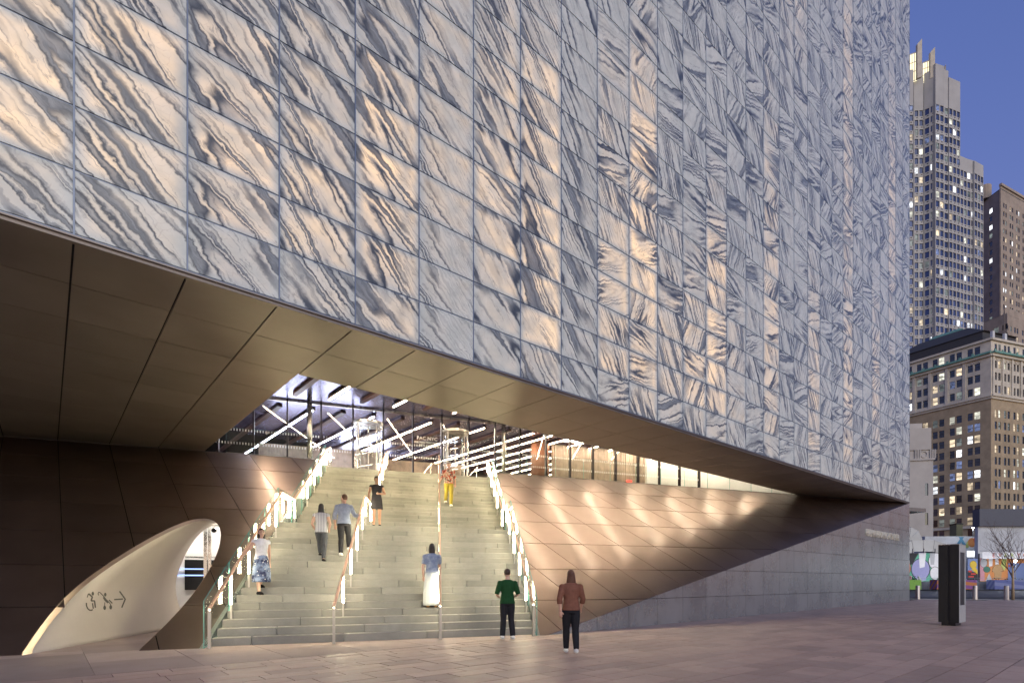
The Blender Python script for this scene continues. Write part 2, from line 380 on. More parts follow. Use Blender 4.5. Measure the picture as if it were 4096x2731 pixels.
def glow(n, r):
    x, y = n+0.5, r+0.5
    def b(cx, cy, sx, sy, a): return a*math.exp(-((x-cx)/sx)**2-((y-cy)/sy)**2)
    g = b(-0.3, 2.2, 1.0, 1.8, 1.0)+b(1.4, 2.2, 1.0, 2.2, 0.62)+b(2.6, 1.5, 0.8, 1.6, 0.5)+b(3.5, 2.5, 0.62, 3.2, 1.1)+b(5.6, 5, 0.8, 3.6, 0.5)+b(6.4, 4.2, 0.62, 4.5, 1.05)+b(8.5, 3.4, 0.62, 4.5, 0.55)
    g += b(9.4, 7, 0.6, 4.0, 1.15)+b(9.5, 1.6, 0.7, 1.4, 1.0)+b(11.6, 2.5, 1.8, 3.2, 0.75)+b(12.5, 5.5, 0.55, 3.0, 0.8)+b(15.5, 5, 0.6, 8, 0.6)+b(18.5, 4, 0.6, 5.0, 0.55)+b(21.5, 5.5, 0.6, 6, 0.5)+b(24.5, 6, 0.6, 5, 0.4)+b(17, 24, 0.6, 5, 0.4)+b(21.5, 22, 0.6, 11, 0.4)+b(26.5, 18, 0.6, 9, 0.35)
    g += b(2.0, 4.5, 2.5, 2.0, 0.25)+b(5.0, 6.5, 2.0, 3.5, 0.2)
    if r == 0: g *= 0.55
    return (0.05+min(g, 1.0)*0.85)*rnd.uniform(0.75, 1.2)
field = MB(); f_uv = []; f_at = []
def panel_geo(m, n, r):
    g = 0.013; x0, x1, z0, z1 = gridX(n)+g, gridX(n+1)-g, ZB+r*PH+g, ZB+(r+1)*PH-g
    m.prism([(x0, D0, z0), (x1, D0, z0), (x1, D0, z1), (x0, D0, z1)], (0, 0.035, 0))
def panel_data(me, uvs, att):
    lay = me.uv_layers.new(name='UVMap'); buf = [0.0]*(2*len(me.loops))
    for l in me.loops: buf[2*l.index], buf[2*l.index+1] = uvs[l.vertex_index]
    lay.data.foreach_set('uv', buf)
    a = me.attributes.new('panel', 'FLOAT_VECTOR', 'POINT'); a.data.foreach_set('vector', [c for t in att for c in t])
seeds = {}
for i, (o_, d, n, r) in enumerate(cells):
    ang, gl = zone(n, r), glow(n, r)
    sd = seeds.setdefault((n if n < 8 else (n//2, r//3)), rnd.random()) + (0.0009*r if n < 8 else rnd.random()*0.02)
    if i % 7 == 0: sd += 0.37
    hw, hh = PW/2, PH/2
    fx = -1 if (n >= 8 and n % 2 and ang > 0) else 1; fy = -1 if (n >= 8 and r % 2 and n % 2) else 1
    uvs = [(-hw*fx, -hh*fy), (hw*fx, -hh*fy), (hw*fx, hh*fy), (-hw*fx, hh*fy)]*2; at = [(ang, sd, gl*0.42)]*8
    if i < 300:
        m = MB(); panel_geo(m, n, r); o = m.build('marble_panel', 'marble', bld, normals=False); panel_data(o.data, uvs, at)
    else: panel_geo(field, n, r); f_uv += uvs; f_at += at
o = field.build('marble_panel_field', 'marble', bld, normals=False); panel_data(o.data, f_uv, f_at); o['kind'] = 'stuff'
for n in range(-4, 30): MB().box((gridX(n)-0.011, D0-0.006, ZB-0.02), (gridX(n)+0.011, D0+0.05, ZB+38*PH)).build('mullion', 'mullion_metal', bld)
for r in range(0, 39): MB().box((gridX(-4), D0+0.012, ZB+r*PH-0.0125), (XC, D0+0.052, ZB+r*PH+0.0125)).build('transom', 'mullion_metal', bld)
m = MB(); XL = gridX(-4)-0.02
m.box((XL, D0+0.06, ZB), (XC-0.02, D0+0.5, ZB+38*PH))              # front shell
m.box((XC-0.5, D0+0.5, ZB), (XC-0.02, 52, ZB+38*PH)); m.box((XL, D0+0.5, ZB), (XL+0.5, 52, ZB+38*PH)); m.box((XL, 51.5, -0.2), (XC, 52, ZB+38*PH)); m.box((XL, D0+0.5, ZB+38*PH-0.5), (XC-0.5, 51.5, ZB+38*PH))
m.build('shell', 'backing', bld)
MB().box((XC-0.018, D0+0.02, ZB), (XC+0.012, 52, ZB+38*PH)).build('side_cladding', 'concrete', bld)
# fascia below the marble
m = MB(); m.box((XL, D0-0.015, ZB-0.045), (XC, D0+0.05, ZB-0.02)); m.build('fascia_trim', 'soffit_metal', bld)
m = MB(); m.box((XL, D0+0.02, ZS-0.035), (XC, D0+0.10, ZB-0.046)); m.build('fascia', 'soffit_metal', bld)
# soffit panels
YP = (YI-D0)/2
m = MB(); sof_back = clips(BIG, [(-1, 0, -XL), (1, 0, XC-0.1), (0, -1, -D0-0.12), (SA, CA, VT+0.3)])
left_part = clips(sof_back, [(1, 0, gridX(3))]); right_part = clips(sof_back, [(-1, 0, -gridX(3)), (0, 1, YI)])
for pl in (left_part, right_part): m.prism([V((x, y, ZS+0.03)) for x, y in pl], (0, 0, 0.25))
m.build('soffit_backing', 'joint_black', bld)
for n in range(-4, 29):
    for k in range(0, 12):
        if n >= 3 and k > 1: continue
        ya = D0+0.10 if k == 0 else D0+k*YP
        p = clips(BIG, [(-1, 0, -gridX(n)-0.011), (1, 0, gridX(n+1)-0.011), (0, -1, -ya-0.002), (0, 1, D0+(k+1)*YP-0.004), (SA, CA, VT)], 0.004)
        if p and area(p) > 0.01: MB().prism([V((x, y, ZS)) for x, y in reversed(p)], (0, 0, 0.03)).build('soffit_panel', 'soffit_metal', bld, normals=False)
# base wall in the facade plane (right of the diagonal) and the sloped wall
zk = [ZB-7*PH] + [ZB-j*PH for j in range(6, 0, -1)] + [ZS-0.02]
fS = frame(UV(0, V0), e1, e2*CP+UP*SP, -e2*SP+UP*CP)
xd0 = (V0-CA*D0)/SA                                   # where the sloped wall meets the facade plane on the ground
def zdiag(x): return SL*(x*SA+D0*CA-V0)
for n in range(5, 29):
    for k in range(7):
        p = clips(BIG, [(-1, 0, -gridX(n)), (1, 0, min(gridX(n+1), XC)), (0, -1, -zk[k]), (0, 1, zk[k+1]), (-SL*SA, 1, SL*(D0*CA-V0))], 0.008)
        p = clips(p, [(0.0052, -1, 0.0052*9.9+0.02)]) if p else p
        if p and area(p) > 0.003: MB().prism([V((x, D0, z)) for x, z in p], (0, 0.02, 0)).build('base_wall_panel', 'zinc', bld, normals=False)
m = MB(); p = clips(BIG, [(1, 0, XC-0.01), (0, 1, ZS-0.02), (-SL*SA, 1, SL*(D0*CA-V0)-0.02), (0, -1, 0.3)])
m.prism([V((x, D0+0.025, z)) for x, z in p], (0, 0.3, 0)); m.build('base_wall_backing', 'joint_black', bld)
MB().box((XC-0.31, D0+0.03, -0.1), (XC-0.002, 51, ZS)).build('base_side_wall', 'zinc', bld)
uL0, uR0, KG = -2.05, 5.62, 0.235
L_side = (1, -KG*CP, uL0+KG*0.1); R_side = (-1, KG*CP, -(uR0+KG*0.1))
def S_cell(n, k, side):
    xa, xb = gridX(n), gridX(n+1)
    hs = [(-CA, -SA*CP, -xa+V0*SA), (CA, SA*CP, xb-V0*SA), (0, -1, -zk[k]/SP-0.009), (0, 1, zk[k+1]/SP-0.009)]
    p = clips(BIG, hs, 0.011)
    if not p: return p
    return clips(p, [side, (SA, -CA*CP, V0*CA-D0)])
# oval tube through the sloped wall, left of the stair (profile in stair-skewed coordinate and height)
OV = [(-5.02, -0.05), (-5.18, 0.35), (-5.31, 0.8), (-5.36, 1.2), (-5.31, 1.6), (-5.17, 2.05), (-4.97, 2.5), (-4.70, 2.92), (-4.38, 3.2), (-4.02, 3.27), (-3.68, 3.14), (-3.40, 2.86), (-3.19, 2.5), (-3.04, 2.1), (-2.95, 1.65), (-2.92, 1.2), (-2.95, 0.8), (-3.03, 0.4), (-3.17, -0.05)]
def resample(pts, n):
    out = []; N = len(pts)
    def cr(p0, p1, p2, p3, t): return tuple(0.5*((2*b)+(-a+c)*t+(2*a-5*b+4*c-d)*t*t+(-a+3*b-3*c+d)*t**3) for a, b, c, d in zip(p0, p1, p2, p3))
    for i in range(n):
        f = i*(N-1)/(n-1); k = min(int(f), N-2); out.append(cr(pts[max(k-1, 0)], pts[k], pts[k+1], pts[min(k+2, N-1)], f-k))
    return out
OVR = resample(OV, 56)
def tubeP(up, z, v): return UV(up+0.225*(v-13.0), v, z)
cutter = MB(); cutter.loft([[tubeP(a, z if z > 0 else -0.4, v) for a, z in OVR] for v in (10.5, 22.0)]); cut = cutter.build('cutter', 'bronze')
def boolean(o):
    md = o.modifiers.new('b', 'BOOLEAN'); md.object = cut; md.operation = 'DIFFERENCE'; md.solver = 'EXACT'
    dg = bpy.context.evaluated_depsgraph_get(); me = bpy.data.meshes.new_from_object(o.evaluated_get(dg)); o.modifiers.clear(); o.data = me
    return len(me.polygons)
for n in range(-4, 29):
    for k in range(7):
        for side in (L_side, R_side):
            p = S_cell(n, k, side)
            if not p or area(p) < 0.004: continue
            o = MB().prism([fS(a, b) for a, b in p], (e2*SP-UP*CP)*0.03).build('sloped_wall_panel', 'bronze', bld)
            cx = sum(q[0] for q in p)/len(p); cz = sum(q[1] for q in p)/len(p)*SP
            if side is L_side and -5.6 < cx < -0.6 and cz < 4.4:
                if boolean(o) == 0: bpy.data.objects.remove(o)
bk = BIG
for side in (L_side, R_side):
    p = clips(BIG, [(-CA, -SA*CP, 6+V0*SA), (CA, SA*CP, XC-V0*SA), (0, -1, 0.5), (0, 1, VT and (ZS-0.05)/SP), side, (SA, -CA*CP, V0*CA-D0)], 0.02)
    o = MB().prism([fS(a, b, -0.035) for a, b in p], (e2*SP-UP*CP)*0.2).build('sloped_wall_backing', 'joint_black', bld)
    if side is L_side: boolean(o)
bpy.data.objects.remove(cut)
# tube: bronze reveal at the wall, white shell, lit vestibule
def s_v(z): return V0+z/SL                            # v where the sloped wall reaches height z
def tube_ring(off, sc=1.0):
    r = []
    for a, z in OVR:
        a2, z2 = -4.15+(a+4.15)*sc, 1.3+(z-1.3)*sc
        r.append(tubeP(a2, max(z2, -0.04), s_v(max(z, 0))+off))
    return r
VE = 19.75
r0, r1 = tube_ring(-0.01), tube_ring(0.22, 0.985)
MB().loft([r0, tube_ring(0.1, 0.99), r1], cap=False, closed=False).build('tube_reveal', 'bronze', bld, smooth=True)
rings = [r1]
for t in (0.2, 0.4, 0.6, 0.8, 1.0):
    rr = []
    for (a, z), q in zip(OVR, r1):
        sc = 0.985-0.02*t; v_q = s_v(max(z, 0))+0.22; v = v_q+(VE-v_q)*t
        rr.append(tubeP(-4.15+(a+4.15)*sc, max(1.3+(z-1.3)*sc, -0.04), v))
    rings.append(rr)
tb = MB().loft(rings, cap=False, closed=False)
tunnel = tb.build('tube_shell', 'tunnel_white', bld, smooth=True)
md = tunnel.modifiers.new('s', 'SOLIDIFY'); md.thickness = 0.05; md.offset = 1
bvh = BVHTree.FromPolygons([tuple(p) for p in tb.v], tb.f)
def on_tube(px, py, lift=0.012):
    """photograph-plane point (4096 px wide) carried onto the tube wall"""
    r = (px-2048)/2189.7; dr = V((sin(TH)+r*cos(TH), cos(TH)-r*sin(TH), (2323.2-py)/2189.7)).normalized()
    h = bvh.ray_cast(V((0, 0, EZ)), dr)
    return h[0]-dr*lift
KL = 1100/1673
def stroke(m, pts, w, closed=False):
    pts = [V((p[0]*KL, 1700+p[1]*KL)) for p in pts]; out = []
    fine = []
    for a, b in zip(pts[:-1], pts[1:]):
        k = max(1, int((b-a).length/4))
        fine += [a+(b-a)*(i/k) for i in range(k)]
    fine.append(pts[-1]); L_, R_ = [], []
    for i, p in enumerate(fine):
        d = (fine[min(i+1, len(fine)-1)]-fine[max(i-1, 0)]).normalized(); nn = V((-d.y, d.x))*(w*KL/2)
        L_.append(p+nn); R_.append(p-nn)
    for i in range(len(fine)-1):
        q = [L_[i], R_[i], R_[i+1], L_[i+1]]; top = [on_tube(a.x, a.y) for a in q]; bot = [on_tube(a.x, a.y, -0.004) for a in q]
        m.face(top)
        m.face([top[0], top[3], bot[3], bot[0]]); m.face([top[1], bot[1], bot[2], top[2]])
def disc(m, cx, cy, r): stroke(m, [(cx-r*0.72, cy), (cx+r*0.72, cy)], r*1.5); stroke(m, [(cx-r, cy), (cx+r, cy)], r*0.9)
def arc(cx, cy, r, a0, a1, n=14, sy=1.25): return [(cx+r*cos(radians(a0+(a1-a0)*i/n)), cy+sy*r*sin(radians(a0+(a1-a0)*i/n))) for i in range(n+1)]
Z_ = lambda *pts: [((320+x*0.1637)/KL, (2330+y*0.1637-1700)/KL) for x, y in pts]
def blob(m, x, y, rx, ry):
    for k in range(5):
        t = -0.8+0.4*k; w_ = sqrt(1-t*t)*rx; (p,), (q,) = Z_((x-w_, y+t*ry)), Z_((x+w_, y+t*ry)); stroke(m, [p, q], ry*0.42*0.1637/KL*1.05)
m = MB(); blob(m, 313, 260, 30, 44); stroke(m, Z_((205, 262), (250, 295), (300, 345), (285, 395), (272, 432)), 10); stroke(m, Z_((268, 435), (355, 437), (376, 605)), 8.5); stroke(m, Z_((205, 265), (175, 355)), 6); stroke(m, Z_((155, 485), (160, 560), (185, 620), (230, 662), (275, 668), (312, 650)), 8); stroke(m, Z_((305, 492), (325, 628)), 7.5)
m.build('wheelchair_symbol', 'grey_recess', bld)
m = MB(); stroke(m, Z_((455, 302), (440, 262), (458, 222), (490, 235), (560, 305), (640, 405), (712, 478), (745, 520), (742, 545)), 5.5); stroke(m, Z_((575, 345), (625, 425), (690, 482)), 12); blob(m, 617, 285, 30, 44); stroke(m, Z_((708, 415), (790, 497)), 7.5); blob(m, 603, 605, 34, 50); blob(m, 750, 592, 34, 50); stroke(m, Z_((608, 470), (600, 560)), 4.5)
m.build('pushchair_symbol', 'grey_recess', bld)
m = MB(); stroke(m, Z_((835, 406), (1050, 391)), 8); stroke(m, Z_((966, 203), (1105, 396), (1020, 602)), 8.5)
m.build('arrow_symbol', 'grey_recess', bld)
# vestibule behind the tube
fv = frame(UV(0, 0), e1, e2, UP)
m = MB(); m.box((-6.6, VE+0.02, -0.05), (-0.95, VE+6, 0.0), fv); m.build('vestibule_floor', 'slab', bld)
m = MB(); m.box((-6.6, VE+6, 0.001), (-0.95, VE+6.2, 3.6), fv); m.box((-6.7, VE+0.02, 0.001), (-6.5, VE+6, 3.6), fv); m.box((-0.95, VE+0.02, 0.001), (-0.8, VE+6, 3.6), fv); m.box((-6.5, VE+0.02, 3.4), (-0.95, VE+6, 3.6), fv)
m.build('vestibule_wall', 'white_paint', bld)
ft = MB().box((-13, V0+0.2, -0.05), (-1.6, VE, -0.004), fv).build('tube_floor', 'slab', bld)
m = MB(); m.box((-5.2, VE+1.0, 3.36), (-1.0, VE+1.4, 3.395), fv); m.box((-5.2, VE+3.6, 3.36), (-1.0, VE+4.0, 3.395), fv); m.build('vestibule_light', emit('vestibule_glow', (1.0, 0.94, 0.86), 10), bld)
m = MB(); m.box((-3.25, VE+1.45, 0.02), (-3.15, VE+1.6, 3.35), fv); m.box((-3.12, VE+1.45, 0.02), (-3.03, VE+1.6, 3.35), fv); m.build('door_post', 'steel', bld)
m = MB(); m.box((-3.91, VE+2.0, 1.1), (-2.9, VE+2.05, 2.15), fv); pane = m.build('directory_screen', 'black_plastic', bld)
m = MB(); m.box((-4.6, VE+1.98, 1.585), (-3.26, VE+1.995, 1.63), fv); m.box((-4.6, VE+1.98, 1.805), (-3.26, VE+1.995, 1.85), fv); m.build('door_safety_line', 'blue_line', bld)
m = MB(); m.box((-6.4, VE+2.06, 0.001), (-0.97, VE+2.1, 3.39), fv); m.build('vestibule_partition', 'white_paint', bld)
text('PERELMAN PERFORMING ARTS CENTER', 0.075, 0.004, 'letter_dark', frame(UV(-3.91, VE+2.05, 2.22), e1, UP, -e2), 'lettering', bld, 0.72)
m = MB(); m.ell(UV(-2.66, 19.2, 2.98), 0.075, 0.075, 0.07); m.build('dome_camera', 'black_plastic', bld, smooth=True)
m = MB(); m.tube([UV(-2.62, 19.55, 3.07), UV(-2.62, 19.55, 3.09)], 0.05); m.build('tube_downlight', 'downlight', bld)
# terrace slab, lobby
m = MB()
P2 = lambda hs: clips(BIG, hs)
def uvpoly(p, z): return [UV(a, b, z) for a, b in p]
m.prism(uvpoly([(-14, VT), (uL0+KG*11.0-0.05, VT), (uL0+KG*12.3-0.05, 25.2), (-14, 25.2)], ZS), (0, 0, -0.25))
m.prism(uvpoly([(uR0+KG*11.0+0.05, VT), (36, VT), (36, 25.2), (uR0+KG*12.3+0.05, 25.2)], ZS), (0, 0, -0.25))
m.prism(uvpoly([(-14, 25.2), (40, 25.2), (40, 45), (-14, 45)], ZS-0.003), (0, 0, -0.25))
m.build('terrace_floor', 'terrace_floor', bld)
m = MB(); m.box((XL, D0+0.55, ZCE+0.03), (XC-0.6, 51.4, ZCE+0.3)); m.build('ceiling_backing', 'joint_black', bld)
m = MB(); m.box((XL+0.6, YI-0.25, ZS+0.3), (XC-0.7, YI-0.05, ZCE+0.02)); m.box((gridX(3)-0.3, YI-0.04, ZS+0.3), (gridX(3)-0.1, 23.0, ZCE+0.02)); m.build('inner_facade_wall', 'dark_wall', bld)
for i in range(3, 27):
    for j in range(0, 11):
        x, y = gridX(i)+0.2, YI+j*1.72; p = V((x, y, ZCE)); px, py, d = proj_px(p)
        if not(200 < px < 640): continue
        MB().box((x+0.006, y+0.006, ZCE), (x+PW-0.006, y+1.72-0.006, ZCE+0.025)).build('ceiling_panel', 'ceiling_metal', bld)
# ceiling beams along the building depth, light bars below them: outside and inside the glass
bx = [5.55, 6.87, 8.15, 9.50, 10.78, 12.12, 13.42, 14.77, 16.10, 17.42, 18.75, 20.05, 21.15, 22.35, 23.65, 24.95, 26.25, 27.55, 28.85, 30.15, 31.45, 32.75]
for i, x in enumerate(bx):
    lit = i % 2 == 1 or x > 20.5
    yo = (25.45-x*SA)/CA; yi0 = (27.5-x*SA)/CA; yi1 = (39-x*SA)/CA
    for (ya, yb, inside) in ((YI+0.4, yo, 0), (yi0-0.3, yi1, 1)):
        if yb-ya < 0.6: continue
        bm_ = MB(); bm_.prism([(x-0.11, ya, ZCE-0.01), (x-0.11, yb-0.35*(1-inside), ZCE-0.01), (x-0.05, yb, ZCE-0.01), (x+0.11, yb, ZCE-0.01), (x+0.11, ya, ZCE-0.01)], (0, 0, -0.10))
        b_ = bm_.build('ceiling_beam', 'wood_dark', bld)
        if lit and (inside or i % 2 == 1): MB().box((x-0.026, ya+0.03, ZCE-0.130), (x+0.026, yb-(0.05 if not inside else 1.0), ZCE-0.111)).build('light_bar', 'led_cool' if (inside and x < 13) else 'led_warm', b_)
# lobby back walls
m = MB(); m.box((-14, 39.5, ZS), (40, 39.8, ZCE), fv); m.box((-14.2, VG-2, ZS), (-14, 39.5, ZCE), fv); m.box((36, VT, ZS), (36.2, 39.5, ZCE), fv); m.build('lobby_wall', 'dark_wall', bld)
def slats(u0, u1, v, z0, z1, name='wood_slat_wall', mat='wood_pale', step=0.16):
    m = MB(); m.box((u0, v+0.05, z0), (u1, v+0.15, z1), fv); u = u0
    while u < u1-0.05:
        w = random.uniform(0.05, step*0.8); m.box((u, v-random.uniform(0, 0.05), z0+0.01), (u+w, v+0.049, z1-0.01), fv); u += w+random.uniform(0.02, 0.06)
    return m.build(name, mat, bld)
slats(-2.4, 4.0, 33.0, ZS, 9.0); slats(4.4, 9.5, 34.5, ZS, 8.95); slats(13.6, 20.0, 29.3, ZS, ZCE-0.02)
MB().box((20.1, 29.2, ZS), (35.5, 29.4, ZCE), fv).build('white_wall', 'white_paint', bld)
MB().box((-1.6, 32.7, ZS+0.35), (0.6, 32.9, ZS+1.0), fv).build('reception_screen', 'screen_light', bld)
MB().box((2.2, 36.5, ZS+0.9), (5.2, 36.7, ZS+2.6), fv).build('video_wall', 'screen_light', bld)
MB().box((0.9, 31.8, ZS+0.25), (3.4, 32.1, ZS+0.75), fv).build('light_counter', 'screen_light', bld)
MB().box((18.6, 29.15, ZS+1.0), (18.95, 29.2, ZS+1.25), fv).build('exit_sign', 'exit_red', bld)
text('AD LOBBY', 0.36, 0.01, 'letter_dark', frame(UV(1.0, 32.9, ZS+1.25), e1, UP, -e2), 'lettering', bld, 0.9)
m = MB(); m.tube([UV(12.9, 29.5, ZS), UV(12.9, 29.5, ZCE)], 0.55, 20); m.build('round_column', plain('copper_paint', (0.24, 0.10, 0.055), 0.5), bld, smooth=True)
MB().box((13.6, 28.3, ZCE-0.06), (33, 28.42, ZCE-0.012), fv).build('wall_fill_strip', 'wall_fill_glow', bld)  # glowing strip added to brighten the wood and white walls at this end
# lobby glass wall
mull = [-7.7, -6.3, -4.9, -3.5, -2.12, -0.75, 0.67, 2.07, 3.45, 4.86, 6.27, 7.65, 9.05, 10.41, 11.88, 13.29, 14.68, 16.12, 17.57, 19.0, 20.4, 21.8]
for u in mull: MB().box((u-0.035, VG-0.09, ZS), (u+0.035, VG+0.09, ZCE-0.01), fv).build('glass_mullion', 'dark_mullion', bld)
for u in (0.18, 9.36): MB().tube([UV(u, VG-0.45, ZS), UV(u, VG-0.45, ZCE)], 0.11, 16).build('column', 'steel', bld, smooth=True)
MB().box((-8, VG-0.05, ZCE-0.09), (23, VG+0.05, ZCE-0.011), fv).build('glass_head_channel', 'steel', bld)
ZD = 8.9
for a, b in zip(mull[:-1], mull[1:]):
    z0 = ZD if (a in (2.07, 6.27)) else ZS+0.01
    MB().box((a+0.036, VG-0.008, z0), (b-0.036, VG+0.008, ZCE-0.095), fv).build('lobby_glass_pane', 'clear_glass', bld)
    if z0 == ZD: MB().box((a+0.036, VG-0.06, ZD-0.08), (b-0.036, VG+0.06, ZD), fv).build('door_header', 'dark_mullion', bld)
m = MB(); u = -7.5
while u < 22:
    if not (2.0 < u < 3.5 or 6.2 < u < 7.7):
        for z in (ZS+0.92, ZS+1.5): m.box((u, VG-0.013, z), (u+0.035, VG-0.0095, z+0.10), fv)
    u += 0.115
o = m.build('glass_frit_marks', 'letter_white', bld); o['kind'] = 'stuff'
text('PAC NYC', 0.24, 0.002, 'letter_white', frame(UV(5.55, VG-0.012, ZS+1.85), e1, UP, -e2), 'lettering', bld, 1, 'CENTER')
text('PERELMAN PERFORMING\nARTS CENTER', 0.13, 0.002, 'letter_white', frame(UV(5.55, VG-0.012, ZS+1.68), e1, UP, -e2), 'lettering', bld, 1, 'CENTER')
# name on the base wall
text('PERELMAN PERFORMING ARTS CENTER', 0.56, 0.02, 'letter_metal', frame((34.05, D0-0.022, 3.86+0.02), (1, 0, 0), UP, (0, -1, 0)), 'lettering', bld, 0.60)

# ------------------------------------------------------------------ STAIRCASE
RIS, TR1, TR2, VS0, VL, VU = 0.178, 0.2824, 0.31, 13.3, 18.1, 19.9
def nose(k): return VS0+(k-1)*TR1 if k <= 18 else VU+(k-19)*TR2        # v of the k-th riser
def sl_(v): return uL0+0.07+KG*(v-12.9)
def sr_(v): return uR0-0.07+KG*(v-12.9)
stair = thing('entrance_staircase', 'wide grey stone staircase climbing to the lit lobby between glass balustrades', 'staircase', UV(2, 13.3))
srn = random.Random(3)
for k in range(1, 37):
    va = nose(k); vb = (nose(k+1) if k < 36 else va+0.35)+0.04; z = RIS*k
    ua, ub = sl_(va)-0.3, sr_(vb)+0.3
    cuts = [ua]; u = sl_(va)+0.35+((k*0.43) % 1.9)
    while u < ub-0.5: cuts.append(u); u += 1.95
    cuts.append(ub); cuts[-1] = ub
    for a, b in zip(cuts[:-1], cuts[1:]):
        p = clips(BIG, [(-1, 0, -a), (1, 0, b), (0, -1, -va), (0, 1, vb), (-1, KG, -(uL0+0.07-KG*12.9)), (1, -KG, uR0-0.07-KG*12.9)])
        if len(p) < 3 or area(p) < 0.004: continue
        p = clips(p, [(-1, 0, -a), (1, 0, b)], 0.007); jit = srn.uniform(-0.003, 0.003)
        if len(p) < 3: continue
        # the front arris is slightly eased
        q = [(x, y+jit if y < va+0.02 else y) for x, y in p]
        m = MB(); low = uvpoly(q, z-0.012); qt = [(x, y+0.012 if y < va+0.02 else y) for x, y in q]
        bot = uvpoly(q, z-RIS+(0.0 if k > 1 else -0.03)); top = uvpoly(qt, z)
        m.loft([bot, low, top]); m.build('step_block', 'step_stone', stair)
m = MB(); prof = [(VS0+0.1, -0.2)]
for v, z in ((VS0+0.12, 0.02), (VL, 3.0), (VU+0.1, 3.0), (25.3, 6.15), (25.3, -0.2)): prof.append((v, z))
m.loft([[UV((sl_ if s < 0 else sr_)(v)-s*0.02, v, z) for v, z in prof] for s in (-1, 1)]); m.build('stair_core', 'backing', stair)
for s, f in ((-1, lambda v: uL0+KG*(v-12.9)), (1, lambda v: uR0+KG*(v-12.9))):
    m = MB(); P = []
    for v, dz in ((12.98, 0), (VT, 0), (25.3, 0)): P.append((v, min(SL*(v-V0), ZS) if v < 25 else ZS))
    ring = [(12.98, -0.2)]+P+[(25.3, -0.2)]
    m.loft([[UV(f(v)+0.045*t, v, z) for v, z in ring] for t in (-1, 1)]); m.build('cheek_wall', 'zinc', stair)

# handrails with lit posts
def rail_z(v):
    if v <= VS0-0.1: return RIS+SL*0+(v-VS0)*RIS/TR1+0.89+0.03
    if v <= VL: return RIS+(v-VS0)*RIS/TR1+0.89+0.03
    if v <= VU-TR2: return 18*RIS+0.92
    return min(18*RIS+0.92+(v-VU+TR2)*RIS/TR2, ZS+0.95)
def tread_z(v):
    if v < VS0: return 0.0
    if v < VL: return RIS*(floor((v-VS0)/TR1)+1)
    if v < VU: return RIS*18
    return min(RIS*(18+floor((v-VU)/TR2)+1), ZS)
rl = [(-1.87, 'leftmost lit handrail, running along the left glass side of the staircase', 1), (0.60, 'lit handrail in the stair, between the man in a blue shirt and the black dress', -1), (3.03, 'lit handrail in the stair held by the man in mustard trousers', -1), (5.46, 'rightmost lit handrail, beside the bronze wall right of the staircase', -1)]
for u0, lab, fs in rl:
    ru = lambda v: u0+KS*(v-12.9)
    t = thing('handrail', lab, 'handrail', UV(u0, 12.9), 'lit handrails of the staircase')
    pts = [12.9]+[12.9+(VL-12.9)*i/6 for i in range(1, 7)]+[VU-TR2]+[VU-TR2+(25.6-VU+TR2)*i/6 for i in range(1, 7)]
    m = MB(); rings = []
    for v in pts:
        c = UV(ru(v), v, rail_z(v)); rings.append([c+e1*a+UP*b for a, b in ((-0.028, -0.03), (0.028, -0.03), (0.028, 0.018), (0.014, 0.027), (-0.014, 0.027), (-0.028, 0.018))])
    m.loft(rings); m.build('rail', 'rail_metal', t)
    m = MB(); m.box((u0-0.03, 12.87, 0.0), (u0+0.03, 12.93, rail_z(12.9)-0.047), fv); m.build('end_post', 'brushed_post', t)
    m = MB(); rings = []
    for v in pts:
        c = UV(ru(v), v, rail_z(v)); rings.append([c+e1*a_+UP*b_ for a_, b_ in ((-0.012, -0.046), (0.012, -0.046), (0.012, -0.031), (-0.012, -0.031))])
    m.loft(rings); m.build('under_rail_light', 'led_rail', t)
    for v in (14.08, 15.24, 16.38, 17.5, VL+0.12, VU-TR2, 21.3, 22.43, 23.55, 24.65, 25.5):
        z0, z1 = tread_z(v), rail_z(v)-0.047; u = ru(v)
        p = MB().box((u-0.02, v-0.02, z0), (u+0.02, v+0.02, z1), fv).build('post', 'brushed_post', t)
        zz = z0+(z1-z0)*0.34
        MB().box((u-0.013, v-0.030, zz), (u+0.013, v-0.0205, z1-0.01), fv).build('light_strip', 'led_stair', p)
        m = MB()
        for q in (-1, 1): m.box((u+q*0.0205 if q > 0 else u-0.0235, v-0.0195, zz), (u+0.0235 if q > 0 else u-0.0205, v+0.012, z1-0.01), fv)
        m.build('side_light_strip', 'led_stair', p)
# glass along the stair flanks
for u0, lab in ((uL0+0.055, 'sloping glass balustrade on the left flank of the staircase'), (uR0-0.055, 'sloping glass balustrade on the right flank of the staircase')):
    t = thing('stair_balustrade', lab, 'balustrade', UV(u0, 12.95), 'glass balustrades of the staircase')
    vs = [12.95, 14.3, 15.6, 16.85, VL, VU-TR2, 20.9, 22.2, 23.5, 24.8]
    for a, b in zip(vs[:-1], vs[1:]):
        q = [(a+0.008, max(tread_z(a)-0.2, 0.0)), (b-0.008, max(tread_z(a), tread_z(b)-0.35)), (b-0.008, rail_z(b)+0.12), (a+0.008, rail_z(a)+0.12)]
        m = MB(); m.loft([[UV(u0+KG*(v-12.9)+s*0.008, v, z) for v, z in q] for s in (-1, 1)], cap=True)
        o = m.build('glass_pane', ['rail_glass', 'glass_edge'], t)
        for pl in o.data.polygons: pl.material_index = 0 if pl.area > 0.2 else 1
